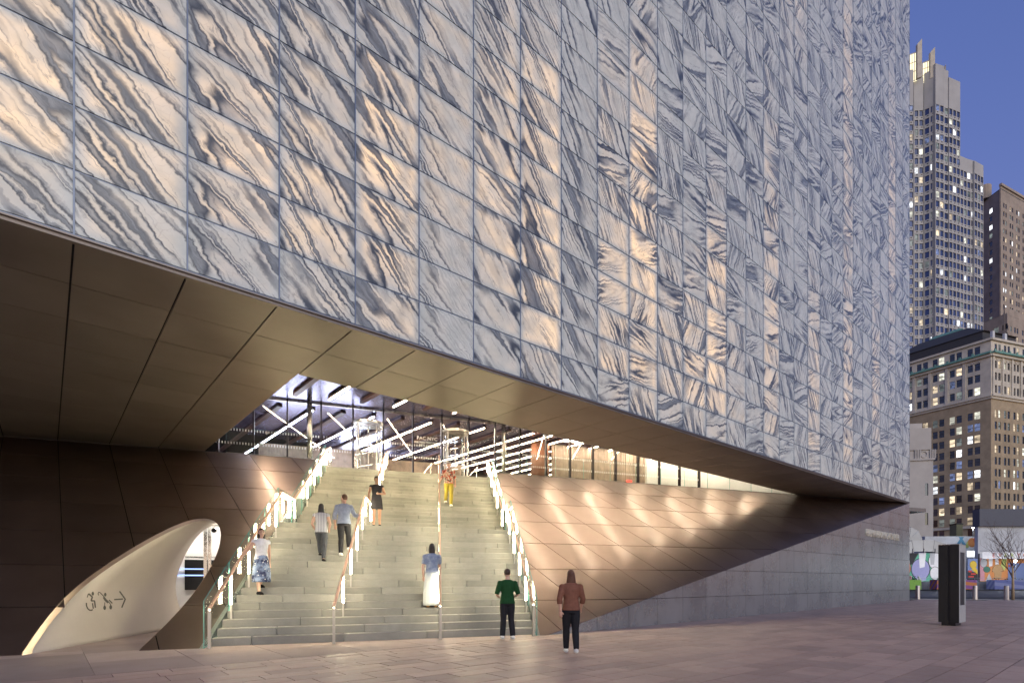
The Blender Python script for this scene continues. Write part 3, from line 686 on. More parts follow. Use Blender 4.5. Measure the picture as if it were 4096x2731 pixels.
# terrace balustrades along the top of the sloped wall
for us, lab in (([-2.9+0.0, -1.45, 0.42-0.1], 'glass balustrade on the terrace edge left of the stair top'), ([8.3+1.447*i*1.045 for i in range(0, 16)], 'long glass balustrade on the terrace edge right of the stair top')):
    t = thing('terrace_balustrade', lab, 'balustrade', UV(us[0], VT+0.12, ZS), 'glass balustrades of the terrace')
    m = MB(); m.box((us[0], VT+0.06, ZS), (us[-1], VT+0.18, ZS+0.03), fv); m.build('base_channel', 'steel', t)
    for a, b in zip(us[:-1], us[1:]):
        m = MB(); m.box((a+0.006, VT+0.112, ZS+0.031), (b-0.006, VT+0.128, ZS+1.02), fv); o = m.build('glass_pane', ['rail_glass', 'glass_edge'], t)
        for pl in o.data.polygons: pl.material_index = 0 if pl.area > 0.05 else 1
    for a in us[1:-1]:
        m = MB(); r = 0.055; c = UV(a, VT+0.105, ZS+0.93)
        for k in range(4):
            d0, d1 = [(0, 1), (1, 0), (0, -1), (-1, 0)][k], [(0, 1), (1, 0), (0, -1), (-1, 0)][(k+1) % 4]
            pp = lambda d, q: c+e1*(d[0]*r*q)+UP*(d[1]*r*1.25*q)
            m.prism([pp(d0, 1), pp(d1, 1), pp(d1, 0.6), pp(d0, 0.6)], -e2*0.012)
        m.build('glass_clip', 'letter_white', t)
# revolving doors
for uc, lab in ((2.76, 'left glass revolving door at the top of the staircase'), (6.96, 'right glass revolving door at the top of the staircase')):
    t = thing('revolving_door', lab, 'door', UV(uc, VG, ZS), 'revolving doors of the lobby')
    R = 0.66
    for s in (-1, 1):
        a0 = 0 if s > 0 else pi; rings = []
        ring = [(R*cos(a), R*sin(a)) for a in [a0-0.75+1.5*i/10 for i in range(11)]]
        m = MB(); m.loft([[UV(uc+x*k, VG+y*k, z) for x, y in ring for k in (1,)] for z in (ZS+0.02, ZD-0.2) for k in (1,)], cap=False, closed=False); m.build('drum_glass', 'clear_glass', t, smooth=True)
        for q in (ring[0], ring[-1]): MB().tube([UV(uc+q[0], VG+q[1], ZS), UV(uc+q[0], VG+q[1], ZD-0.2)], 0.03, 8).build('drum_post', 'steel', t)
    circ = [(R*1.04*cos(2*pi*i/28), R*1.04*sin(2*pi*i/28)) for i in range(28)]
    MB().loft([[UV(uc+x, VG+y, z) for x, y in circ] for z in (ZD-0.2, ZD-0.09)]).build('canopy', 'steel', t)
    MB().loft([[UV(uc+x, VG+y, z) for x, y in circ] for z in (ZS+0.004, ZS+0.02)]).build('floor_ring', 'steel', t)
    MB().tube([UV(uc, VG, ZS+0.02), UV(uc, VG, ZD-0.2)], 0.03, 10).build('shaft', 'steel', t)
    for k in range(4):
        a = 0.5+k*pi/2; dx, dy = cos(a), sin(a); f = frame(UV(uc, VG, ZS), e1*dx+e2*dy, UP, e1*dy-e2*dx)
        w_ = MB().box((0.05, 0.06, -0.006), (0.61, 2.2, 0.006), f).build('wing_glass', 'clear_glass', t)
        m = MB()
        for lo, hi in (((0.035, 0.03, -0.015), (0.635, 0.059, 0.015)), ((0.035, 2.201, -0.015), (0.635, 2.24, 0.015)), ((0.611, 0.06, -0.015), (0.635, 2.2, 0.015))): m.box(lo, hi, f)
        m.build('wing_frame', 'steel', w_)
        m = MB(); m.tube([f(0.45, 0.75, 0.04), f(0.45, 0.8, 0.08), f(0.45, 1.4, 0.08), f(0.45, 1.45, 0.04)], 0.016, 6); m.build('push_bar', 'steel', w_)

# ------------------------------------------------------------------ PEOPLE
def skinmat(name, col): 
    m = NT(name); m.P(Base_Color=m.mix(m.noise(m.obj(), 9, 3, 0.5), col, [c*0.86 for c in col]), Roughness=0.5); m.b.inputs['Subsurface Weight'].default_value = 0.08; return name
skinmat('skin_a', (0.58, 0.33, 0.23)); skinmat('skin_b', (0.62, 0.38, 0.28)); skinmat('skin_c', (0.48, 0.26, 0.17))
def cloth(name, col, var=0.15, sc=14): plain(name, col, 0.8, var=var, scale=sc, spec=0.2); return name
cloth('white_cotton', (0.72, 0.72, 0.76)); cloth('shirt_blue', (0.33, 0.38, 0.50)); cloth('black_cloth', (0.018, 0.018, 0.022)); cloth('charcoal_cloth', (0.065, 0.07, 0.082)); cloth('dress_dark', (0.035, 0.032, 0.038))
cloth('mustard_cloth', (0.30, 0.24, 0.035)); cloth('green_knit', (0.012, 0.06, 0.018)); cloth('rust_cloth', (0.20, 0.085, 0.055)); cloth('shoe_white', (0.75, 0.74, 0.70)); cloth('shoe_black', (0.015, 0.014, 0.014)); cloth('shoe_tan', (0.45, 0.27, 0.12))
for nm, c in (('hair_black', (0.012, 0.009, 0.008)), ('hair_brown', (0.035, 0.016, 0.009)), ('hair_ginger', (0.10, 0.045, 0.02)), ('hair_auburn', (0.085, 0.03, 0.014))):
    m = NT(nm); z = m.noise(m.n('VectorMath', {0: m.obj(), 1: (60, 60, 6)}, operation='MULTIPLY').outputs[0], 1.0, 4, 0.6); m.P(Base_Color=m.mix(z, [x*0.5 for x in c], [x*1.6 for x in c]), Roughness=0.42); m.bump(z, 0.5, 0.006)
def pattern(name, kind):
    m = NT(name); o = m.obj()
    if kind == 'stripe':
        x = m.n('SeparateXYZ', {0: o}).outputs; a = m.math('ADD', m.math('MULTIPLY', x[0], CA), m.math('MULTIPLY', x[1], -SA)); w = m.math('SINE', m.math('MULTIPLY', a, 150.0))
        c = m.mix(m.mapr(w, 0.3, 0.6, 0, 1), (0.60, 0.60, 0.63), (0.20, 0.21, 0.26))
    elif kind == 'skirt':
        n = m.noise(o, 5, 3, 0.6); v = m.n('TexVoronoi', {'Vector': o, 'Scale': 16.0}).outputs[0]
        c = m.mix(m.mapr(n, 0.42, 0.6, 0, 1), (0.016, 0.024, 0.075), (0.24, 0.31, 0.46)); c = m.mix(m.ramp(v, [(0.0, 1), (0.17, 1), (0.22, 0)]), c, (0.75, 0.75, 0.72))
    elif kind == 'checks':
        v = m.n('TexVoronoi', {'Vector': o, 'Scale': 20.0}).outputs[1]; h = m.n('SeparateColor', {0: v}).outputs[0]
        c = m.mix(m.ramp(h, [(0.0, 0), (0.42, 0), (0.44, 1)]), (0.62, 0.52, 0.42), (0.48, 0.075, 0.035)); c = m.mix(m.ramp(h, [(0, 0), (0.74, 0), (0.76, 1)]), c, (0.025, 0.018, 0.018))
    elif kind == 'dip':
        z = m.n('SeparateXYZ', {0: o}).outputs[2]; n = m.noise(o, 7, 4, 0.65)
        f = m.mapr(m.math('ADD', z, m.math('MULTIPLY', n, 0.28)), 0.98, 1.12, 0, 1)
        c = m.mix(m.mapr(n, 0.4, 0.65, 0, 1), (0.16, 0.21, 0.33), (0.34, 0.39, 0.48)); c = m.mix(f, m.mix(n, (0.72, 0.75, 0.70), (0.55, 0.60, 0.60)), c)
    m.P(Base_Color=c, Roughness=0.8)
for k_ in ('stripe', 'skirt', 'checks', 'dip'): pattern('cloth_'+k_, k_)
def remesh(m, name, mat, parent, vox, smooth_it=3):
    o = m.build('tmp', mat, None); md = o.modifiers.new('r', 'REMESH'); md.mode = 'VOXEL'; md.voxel_size = vox
    if smooth_it: sm = o.modifiers.new('s', 'SMOOTH'); sm.iterations = smooth_it; sm.factor = 0.5
    dg = bpy.context.evaluated_depsgraph_get(); me = bpy.data.meshes.new_from_object(o.evaluated_get(dg)); bpy.data.objects.remove(o)
    off = V(parent['_w'])
    for v in me.vertices: v.co -= off
    me.materials.clear(); me.materials.append(MATS[mat]); me.polygons.foreach_set('use_smooth', [True]*len(me.polygons))
    return link(name, me, parent)
def person(label, pos, head, h, pose, skin, hair, top, bottom, shoe, hairkind='long', look=0.0, group='people on and below the stairs'):
    s = h/1.70; f = V(head).normalized(); r = V((f.y, -f.x, 0)); pos = V(pos)
    W = lambda x, y, z: pos+r*(x*s)+f*(y*s)+UP*(z*s)
    def inv(p): q = (V(p)-pos)/s; return (q.dot(r), q.dot(f), q.z)
    t = thing('person', label, 'person', pos, group)
    J = dict(hipL=(-0.09, 0, 0.90), hipR=(0.09, 0, 0.90), kneeL=(-0.095, 0.02, 0.48), kneeR=(0.095, 0.02, 0.48), anL=(-0.10, -0.02, 0.085), anR=(0.10, -0.02, 0.085),
             shL=(-0.185, -0.01, 1.385), shR=(0.185, -0.01, 1.385), elL=(-0.235, -0.03, 1.10), elR=(0.235, -0.03, 1.10), wrL=(-0.235, 0.05, 0.85), wrR=(0.235, 0.05, 0.85))
    for k, v in pose.items():
        if k in J: J[k] = v
    for sd in 'LR':
        if 'hand'+sd in pose:                         # hand placed on something in the world
            w = V(inv(pose['hand'+sd])); sh = V(J['sh'+sd]); d = w-sh; L = d.length; u1, u2 = 0.30, 0.27
            if L > u1+u2-0.01: w = sh+d.normalized()*(u1+u2-0.01); d = w-sh; L = d.length
            a = (u1*u1-u2*u2+L*L)/(2*L); hh = sqrt(max(u1*u1-a*a, 0)); side = V((0, -0.4, -1)); side = (side-d.normalized()*side.dot(d.normalized())).normalized()
            J['el'+sd] = tuple(sh+d.normalized()*a+side*hh); J['wr'+sd] = tuple(w)
    lean = pose.get('lean', 0.0)
    def ring(z, rx, ry, cy=0.0, cx=0.0, n=18):
        y0 = cy+lean*max(0, z-0.95); return [W(cx+rx*cos(2*pi*k/n), y0+ry*sin(2*pi*k/n), z) for k in range(n)]
    tor = lambda e: [ring(0.86, 0.13+e, 0.095+e), ring(0.93, 0.165+e, 0.112+e), ring(1.02, 0.150+e, 0.10+e), ring(1.12, 0.133+e, 0.093+e), ring(1.22, 0.150+e, 0.105+e, 0.008), ring(1.32, 0.168+e, 0.112+e, 0.008), ring(1.40, 0.165+e, 0.085+e), ring(1.445, 0.11+e, 0.065+e, -0.005)]
    P = lambda k: W(J[k][0], J[k][1]+(lean*(J[k][2]-0.95) if k[:2] in ('sh',) else 0), J[k][2])
    def limb(m, a, b, c, r0, r1, r2, e=0.0, upto=1.0):
        A, B_, C_ = P(a), P(b), P(c)
        if a[:2] == 'sh': m.ell(A-UP*0.012*s, (r0+e)*s*1.0, (r0+e)*s*1.0, (r0+e)*s*0.95); A = A-UP*(0.03*s)
        if upto >= 1: m.tube([A, A.lerp(B_, 0.3), A.lerp(B_, 0.7), B_, B_.lerp(C_, 0.3), B_.lerp(C_, 0.7), C_], [(q+e)*s for q in (r0, r0*1.02, (r0+r1)/2, r1, r1*1.03, (r1+r2)/2, r2)], 12)
        else:
            n = upto*2
            if n <= 1: m.tube([A, A.lerp(B_, n*0.5), A.lerp(B_, n)], [(q+e)*s for q in (r0, r0, r0*(1-n)+r1*n)], 12)
            else: m.tube([A, A.lerp(B_, 0.5), B_, B_.lerp(C_, n-1)], [(q+e)*s for q in (r0, (r0+r1)/2, r1, r1)], 12)
    # body
    m = MB(); m.loft(tor(0.0)); ly = lean*0.5
    m.tube([W(0, ly*0.9-0.01, 1.42), W(0, ly*1.05+0.0, 1.50), W(0, ly*1.1+0.015, 1.56)], [0.062*s, 0.052*s, 0.05*s], 12)
    hf = (f*cos(look)+r*sin(look)).normalized(); hr = V((hf.y, -hf.x, 0)); tilt = pose.get('nod', 0.0); hu = (UP*cos(tilt)+hf*sin(tilt)).normalized(); hfw = hr.cross(hu)*-1
    hc = W(0, ly*1.2+0.02, 1.605); HD = lambda x, y, z: hc+hr*(x*s)+hfw*(y*s)+hu*(z*s)
    m.ell(HD(0, 0, 0.015), 0.074*s, 0.094*s, 0.105*s, (hr, hfw, hu)); m.ell(HD(0, 0.035, -0.055), 0.052*s, 0.052*s, 0.055*s, (hr, hfw, hu), 10, 6)
    m.tube([HD(0, 0.085, 0.02), HD(0, 0.108, -0.02), HD(0, 0.092, -0.03)], [0.008*s, 0.014*s, 0.012*s], 6)
    for q in (-1, 1): m.ell(HD(q*0.075, -0.005, -0.005), 0.012*s, 0.02*s, 0.032*s, (hr, hfw, hu), 8, 5)
    for sd, q in (('L', -1), ('R', 1)):
        limb(m, 'sh'+sd, 'el'+sd, 'wr'+sd, 0.052, 0.038, 0.027); limb(m, 'hip'+sd, 'knee'+sd, 'an'+sd, 0.082, 0.055, 0.037)
        A = P('an'+sd); m.tube([A+f*(-0.05*s)-UP*(0.045*s), A+f*(0.03*s)-UP*(0.045*s), A+f*(0.13*s)-UP*(0.06*s), A+f*(0.17*s)-UP*(0.065*s)], [0.034*s, 0.04*s, 0.034*s, 0.02*s], 10)
        wr, el = P('wr'+sd), P('el'+sd); d = (wr-el).normalized(); sidev = d.cross(f if abs(d.dot(f)) < 0.8 else UP).normalized()*q; nrm = sidev.cross(d).normalized()
        pc = wr+d*(0.045*s); m.ell(pc, 0.038*s, 0.017*s, 0.05*s, (sidev, nrm, d), 10, 6)
        grip = ('hand'+sd in pose); cv = -UP if grip else f
        for k, (o_, ln) in enumerate(((-0.028, 0.066), (-0.0095, 0.076), (0.0095, 0.072), (0.028, 0.056))):
            b0 = wr+d*(0.08*s)+sidev*(o_*s); b1 = b0+(d*0.75+cv*(0.5 if grip else 0.25)).normalized()*(ln*0.5*s); b2 = b1+(d*0.4+cv*(1.0 if grip else 0.5)).normalized()*(ln*0.5*s); m.tube([b0-d*(0.03*s), b0, b1, b2], [0.009*s, 0.0088*s, 0.0085*s, 0.0075*s], 7)
        b0 = wr+d*(0.03*s)-sidev*(0.03*s*1.0); m.tube([b0, b0+(d*0.6-sidev*0.7).normalized()*(0.035*s), b0+(d*0.95-sidev*0.5+cv*0.3).normalized()*(0.065*s)], [0.011*s, 0.0105*s, 0.009*s], 7)
    remesh(m, 'body', skin, t, 0.0085, 2)
    m = MB()
    for q in (-1, 1): m.ell(HD(q*0.03, 0.083, 0.018), 0.013*s, 0.01*s, 0.007*s, (hr, hfw, hu), 8, 5); m.tube([HD(q*0.014, 0.091, 0.037), HD(q*0.045, 0.083, 0.038)], 0.0035*s, 5)
    m.build('eyes', 'hair_black', t); MB().tube([HD(-0.022, 0.083, -0.052), HD(0, 0.088, -0.05), HD(0.022, 0.083, -0.052)], 0.0045*s, 6).build('mouth', cloth('lips_'+skin, (0.35, 0.10, 0.08)), t)
    # hair
    m = MB(); m.ell(HD(0, -0.014, 0.035), 0.083*s, 0.10*s, 0.10*s, (hr, hfw, hu), 16, 10)
    if hairkind == 'long': m.loft([[HD(a*cos(2*pi*k/14), -0.045+b*sin(2*pi*k/14), z) for k in range(14)] for z, a, b in ((0.05, 0.078, 0.062), (-0.06, 0.092, 0.058), (-0.15, 0.10, 0.05), (-0.24, 0.085, 0.032))])
    elif hairkind == 'bob': m.loft([[HD(a*cos(2*pi*k/14), -0.035+b*sin(2*pi*k/14), z) for k in range(14)] for z, a, b in ((0.05, 0.084, 0.072), (-0.04, 0.096, 0.066), (-0.12, 0.092, 0.058), (-0.155, 0.08, 0.05))])
    elif hairkind == 'bun': m.ell(HD(0, -0.10, 0.06), 0.038*s, 0.036*s, 0.036*s, (hr, hfw, hu), 10, 6)
    cutm = MB(); o = remesh(m, 'hair', hair, t, 0.010, 1)
    bm = bmesh.new(); bm.from_mesh(o.data); off = V(t['_w'])     # open the hair at the face
    fl = [fc for fc in bm.faces if (fc.calc_center_median()+off-hc).dot(hfw) > (0.035*s if hairkind != 'short' else 0.0) and (fc.calc_center_median()+off-hc).dot(hu) < 0.062*s]
    if hairkind == 'short': fl += [fc for fc in bm.faces if (fc.calc_center_median()+off-hc).dot(hu) < -0.04*s and fc not in fl]
    bmesh.ops.delete(bm, geom=list(set(fl)), context='FACES'); bm.to_mesh(o.data); bm.free()
    # clothes
    tk = top.get('kind', 'shirt'); e = top.get('ease', 0.014); m = MB()
    if tk == 'dress':
        rr = tor(e)[2:7]; m.loft([ring(0.60, 0.215, 0.175, 0), ring(0.75, 0.20, 0.15), ring(0.93, 0.182, 0.128)]+rr+[ring(1.435, 0.12, 0.078)])
    else:
        z0 = top.get('hem', 0.90); rr = [q for q, z in zip(tor(e), (0.86, 0.93, 1.02, 1.12, 1.22, 1.32, 1.40, 1.445)) if z >= z0]
        m.loft([ring(z0-0.03, 0.172+e*1.3, 0.12+e*1.3)]+rr+[ring(1.462, 0.078, 0.066, -0.005)])
    for sd in 'LR':
        if top.get('sleeve', 0) > 0: limb(m, 'sh'+sd, 'el'+sd, 'wr'+sd, 0.056, 0.045, 0.034, 0.012, top['sleeve'])
        else: m.ell(P('sh'+sd)-UP*0.01*s, 0.058*s, 0.064*s, 0.055*s)
    remesh(m, top.get('name', 'shirt'), top['mat'], t, 0.011, 3)
    if bottom:
        m = MB()
        if bottom['kind'] == 'trousers':
            m.loft([ring(0.83, 0.15, 0.115), ring(0.90, 0.178, 0.122), ring(0.97, 0.172, 0.118), ring(1.03, 0.155, 0.108)])
            for sd in 'LR': limb(m, 'hip'+sd, 'knee'+sd, 'an'+sd, 0.090, 0.066, bottom.get('ankle', 0.05), 0.008)
            remesh(m, 'trousers', bottom['mat'], t, 0.011, 3)
        else:
            z1 = bottom['hem']; n = 40; rings = []
            for z in [1.04+(z1-1.04)*i/12 for i in range(13)]:
                q = (1.04-z)/(1.04-z1); a, b = 0.150+(bottom['w']-0.150)*min(1, q*1.5)**0.7, 0.108+(bottom['w']*0.8-0.108)*min(1, q*1.5)**0.7
                rings.append([W((a*(1+0.035*q*cos(11*2*pi*k/n+q)))*cos(2*pi*k/n), (b*(1+0.04*q*cos(11*2*pi*k/n+q)))*sin(2*pi*k/n)+bottom.get('sway', 0)*q, z) for k in range(n)])
            inner = [[p+(pos+f*0+UP*0-p).normalized()*0 for p in rg] for rg in rings]
            m.loft(rings, cap=False); o = m.build('skirt', bottom['mat'], t, smooth=True); md = o.modifiers.new('t', 'SOLIDIFY'); md.thickness = 0.006
    for sd in 'LR':
        A = P('an'+sd); m = MB(); g0 = shoe.get('e', 0.01)
        m.tube([A+f*(-0.075*s)-UP*(0.05*s), A+f*(-0.04*s)-UP*(0.042*s), A+f*(0.04*s)-UP*(0.042*s), A+f*(0.13*s)-UP*(0.056*s), A+f*(0.19*s)-UP*(0.064*s)], [(q+g0)*s for q in (0.022, 0.036, 0.04, 0.036, 0.018)], 10)
        zf = A.z-0.085*s
        for i, p in enumerate(m.v): m.v[i].z = max(p.z, zf+0.002)
        m.build('shoe', shoe['mat'], t, smooth=True)
    return t
def lr_(i, v): return UV(rl[i][0]+KS*(v-12.9), v, rail_z(v)+0.03)
def stp(k): return (nose(k)+0.13, RIS*k)
up_dir = e2+e1*0.23
# woman in white top and patterned skirt coming down at the left
v_, z_ = stp(6); person('woman in white sleeveless top and dark blue dotted skirt, hand on the left handrail', UV(-1.02, v_+0.05, z_), -e2*0.85+e1*0.55, 1.62,
    dict(handR=lr_(0, v_-0.45), kneeL=(-0.09, -0.06, 0.58), anL=(-0.09, -0.22, 0.263), anR=(0.08, 0.03, 0.085), wrL=(0.235*-1, -0.02, 0.84)), 'skin_b', 'hair_brown', dict(mat='white_cotton', sleeve=0.07, hem=0.95, name='blouse'), dict(kind='skirt', mat='cloth_skirt', hem=0.33, w=0.235), dict(mat='shoe_black'), 'bob', 0.35)
v_, z_ = stp(11); person('woman in striped sleeveless top and grey trousers seen from behind climbing', UV(0.42, v_+0.05, z_), up_dir, 1.60,
    dict(kneeL=(-0.09, 0.20, 0.60), anL=(-0.09, 0.27, 0.263), anR=(0.07, -0.04, 0.085), kneeR=(0.085, 0.05, 0.48), elL=(-0.26, -0.02, 1.12), wrL=(-0.20, 0.14, 0.95), elR=(0.26, -0.02, 1.12), wrR=(0.20, 0.14, 0.97)), 'skin_b', 'hair_black', dict(mat='cloth_stripe', sleeve=0.05, hem=0.90, name='top', ease=0.02), dict(kind='trousers', mat='charcoal_cloth', ankle=0.042), dict(mat='shoe_black', e=0.004), 'long')
v_, z_ = stp(12); person('man in light blue shirt and black trousers, right hand on a handrail', UV(1.05, v_+0.05, z_), up_dir, 1.76,
    dict(handR=lr_(1, v_+0.35), kneeR=(0.09, 0.20, 0.60), anR=(0.09, 0.27, 0.253), anL=(-0.08, -0.04, 0.085), kneeL=(-0.085, 0.05, 0.48), elL=(-0.25, -0.06, 1.12), wrL=(-0.24, 0.0, 0.87)), 'skin_b', 'hair_ginger', dict(mat='shirt_blue', sleeve=0.72, hem=0.93, ease=0.024), dict(kind='trousers', mat='black_cloth', ankle=0.05), dict(mat='shoe_white', e=0.014), 'short', -0.9)
person('woman in short dark sleeveless dress standing on the landing looking at her wrist', UV(2.22, 18.62, 18*RIS), -e2+e1*-0.05, 1.66,
    dict(elL=(-0.27, 0.03, 1.13), wrL=(-0.06, 0.22, 1.10), elR=(0.25, -0.03, 1.12), wrR=(0.25, 0.02, 0.86), nod=0.35), 'skin_c', 'hair_brown', dict(mat='dress_dark', kind='dress', sleeve=0.0, name='dress'), None, dict(mat='shoe_black', e=0.004), 'bun')
v_, z_ = nose(18+7)+0.14, RIS*25; person('man in patterned red shirt and mustard trousers coming down, hand on a handrail', UV(5.50, v_, z_), -e2-e1*0.1, 1.78,
    dict(handR=lr_(2, v_-0.25), kneeR=(0.09, -0.02, 0.56), anR=(0.09, -0.24, 0.258), anL=(-0.08, 0.02, 0.085), elL=(-0.25, -0.05, 1.12), wrL=(-0.24, 0.06, 0.87)), 'skin_b', 'hair_ginger', dict(mat='cloth_checks', sleeve=0.62, hem=0.93, ease=0.026), dict(kind='trousers', mat='mustard_cloth', ankle=0.05), dict(mat='shoe_white', e=0.014), 'short', 0.05)
v_, z_ = stp(4); person('woman in blue and white ankle length dress seen from behind, hand on a handrail', UV(3.13, v_, z_), up_dir, 1.66,
    dict(handR=lr_(2, v_+0.30), elL=(-0.24, -0.03, 1.10), wrL=(-0.23, 0.03, 0.84)), 'skin_b', 'hair_black', dict(mat='cloth_dip', sleeve=0.36, hem=0.97, name='dress_top', ease=0.016), dict(kind='skirt', mat='cloth_dip', hem=0.06, w=0.235, sway=-0.02), dict(mat='shoe_tan'), 'bob')
person('person in dark green top and black trousers standing at the foot of the stairs', UV(4.60, 12.50, 0), up_dir, 1.68,
    dict(elL=(-0.27, -0.02, 1.10), wrL=(-0.17, 0.20, 1.02), elR=(0.27, -0.02, 1.10), wrR=(0.17, 0.20, 1.02), anL=(-0.12, 0.0, 0.085), anR=(0.13, -0.05, 0.085), nod=0.15), 'skin_b', 'hair_brown', dict(mat='green_knit', sleeve=0.50, hem=0.90, ease=0.02), dict(kind='trousers', mat='black_cloth', ankle=0.06), dict(mat='shoe_white', e=0.014), 'short')
person('person with auburn hair in rust top and dark trousers walking on the plaza', UV(4.85, 9.58, 0), e2*0.9+e1*0.35, 1.60,
    dict(kneeL=(-0.09, 0.12, 0.485), anL=(-0.09, 0.16, 0.085), kneeR=(0.09, 0.03, 0.475), anR=(0.09, -0.17, 0.11), elL=(-0.25, -0.10, 1.12), wrL=(-0.23, -0.10, 0.88), elR=(0.25, 0.04, 1.12), wrR=(0.22, 0.18, 0.92), lean=0.05), 'skin_b', 'hair_auburn', dict(mat='rust_cloth', sleeve=0.7, hem=0.92, ease=0.02), dict(kind='trousers', mat='black_cloth', ankle=0.05), dict(mat='shoe_white'), 'long')

# ------------------------------------------------------------------ KIOSK, STREET
kz = gz(21)
t = thing('information_kiosk', 'tall black and silver information kiosk standing alone on the plaza', 'kiosk', (21.2, 4.05, kz))
MB().box((20.83, 3.90, kz), (21.55, 4.24, kz+0.10)).build('plinth', 'black_plastic', t)
MB().box((20.75, 3.80, kz+0.10), (20.765, 4.01, kz+2.44)).build('side_panel', 'black_plastic', t); MB().box((20.75, 4.06, kz+0.10), (20.765, 4.30, kz+2.44)).build('side_panel', 'black_plastic', t)
m = MB(); m.box((20.78, 3.83, kz+0.10), (21.62, 4.28, kz+2.43)); m.build('body', 'black_plastic', t)
m = MB(); f = frame((20.766, 3.80, kz), (1, 0, 0), UP, (0, -1, 0))
for lo, hi in (((0, 0.101, -0.028), (0.87, 0.62, 0)), ((0, 2.22, -0.028), (0.87, 2.44, 0)), ((0, 0.621, -0.028), (0.13, 2.219, 0)), ((0.75, 0.621, -0.028), (0.87, 2.219, 0))): m.box(lo, hi, f)
plain('kiosk_silver', (0.55, 0.56, 0.54), 0.35, 0.3); m.build('display_frame', 'kiosk_silver', t); MB().box((0.131, 0.621, -0.026), (0.749, 2.219, -0.015), f).build('display_screen', 'black_plastic', t)
MB().box((20.766, 4.281, kz+0.1), (21.636, 4.30, kz+2.44)).build('rear_panel', 'steel', t); MB().box((20.75, 3.80, kz+2.441), (21.64, 4.30, kz+2.46)).build('cap', 'steel', t)
metal('bollard_steel', (0.62, 0.60, 0.60), 0.38)
bl = [(45.48, 10.55, 'steel bollard at the kerb, closest to the building corner'), (46.21, 9.25, 'steel bollard at the kerb between the building corner and the kiosk'), (46.95, 7.75, 'steel bollard at the kerb partly hidden by the kiosk'), (47.75, 6.30, 'steel bollard at the kerb just left of the bare street tree')]
for x, y, lab in bl:
    z = gz(x); t = thing('bollard', lab, 'bollard', (x, y, z), 'bollards along the kerb')
    ring = lambda zz, r: [V((x+r*cos(2*pi*k/20), y+r*sin(2*pi*k/20), zz)) for k in range(20)]
    MB().loft([ring(z, 0.135), ring(z+0.88, 0.135), ring(z+0.91, 0.125), ring(z+0.92, 0.10)]).build('shaft', 'bollard_steel', t, smooth=False); MB().loft([ring(z-0.01, 0.19), ring(z+0.012, 0.19)]).build('collar', 'steel', t)
# kerb, road and far pavement (the street rises beyond the kerb)
kd = V((0.50, -0.866, 0)).normalized(); kn = V((0.866, 0.50, 0)).normalized(); kp = V((46.6, 9.6, 0))
fk = lambda a, b, z=0.0: kp+kd*a+kn*b+UP*z
MB().box((-40, 0.0, 0.05), (80, 0.35, gz(47)+0.0), fk).build('kerb', 'concrete')['kind'] = 'structure'
m = MB(); m.prism([fk(-60, 0.36, gz(47)-0.10), fk(120, 0.36, gz(47)-0.10), fk(120, 24, 0.44), fk(-60, 24, 0.44)], (0, 0, -0.4)); m.build('road', 'asphalt')['kind'] = 'structure'
m = MB(); m.prism([fk(-60, 24.0, 0.52), fk(120, 24.0, 0.52), fk(120, 400, 0.60), fk(-60, 400, 0.60)], (0, 0, -0.5)); m.build('far_pavement', 'asphalt')['kind'] = 'structure'

# helper that turns a bearing (pixel column of the 4096 px frame) and distance into a spot on the ground
def spot(px, py, d):
    r = (px-2048)/2189.7; return V(((sin(TH)+r*cos(TH))*d, (cos(TH)-r*sin(TH))*d, EZ+(2323.2-py)/2189.7*d))
def bdir(deg):
    a = radians(deg); return V((sin(a)*cos(TH)+cos(a)*sin(TH), -sin(a)*sin(TH)+cos(a)*cos(TH), 0))
R_ = bdir(90); F_ = bdir(0)                            # along and away from the picture plane
def fspot(px, d, z=0.0): p = spot(px, 0, d); p.z = z; return frame(p, R_, UP, -F_)
# street tree
def tree(pos, H, lab):
    t = thing('street_tree', lab, 'tree', pos); rn = random.Random(8); m = MB(); br = MB(); tips = []
    top = pos+V((0.05, 0.02, H*0.48)); m.tube([pos, pos+V((0.01, 0, H*0.25)), top], [0.085, 0.065, 0.05], 9); m.build('trunk', plain('bark', (0.50, 0.36, 0.22), 0.8, var=0.3, scale=12, bump=0.4), t, smooth=True)
    def grow(p, d, L, r, lv):
        pts = [p]; 
        for i in range(3): d = (d+V((rn.uniform(-.2, .2), rn.uniform(-.2, .2), rn.uniform(-0.02, .16)))).normalized(); pts.append(pts[-1]+d*(L/3))
        br.tube(pts, [r, r*0.8, r*0.62, r*0.45], 5)
        if lv > 0:
            for k in range(4 if lv > 1 else 3):
                q = pts[rn.choice((1, 2, 3))]; grow(q, (d+V((rn.uniform(-.9, .9), rn.uniform(-.9, .9), rn.uniform(-.1, .5)))).normalized(), L*rn.uniform(0.5, 0.75), r*0.5, lv-1)
    for k in range(7):
        a = k*2.4; q = pos.lerp(top, rn.uniform(0.55, 1.0)); grow(q, V((cos(a)*0.6, sin(a)*0.6, 1.0)).normalized(), H*rn.uniform(0.30, 0.42), 0.028, 3)
    br.build('branches', plain('twig', (0.10, 0.055, 0.045), 0.8), t)
p = spot(4052, 2394, 35.2); p.z = gz(p.x); tree(p, 4.6, 'small bare street tree with pale trunk beside the kerb')
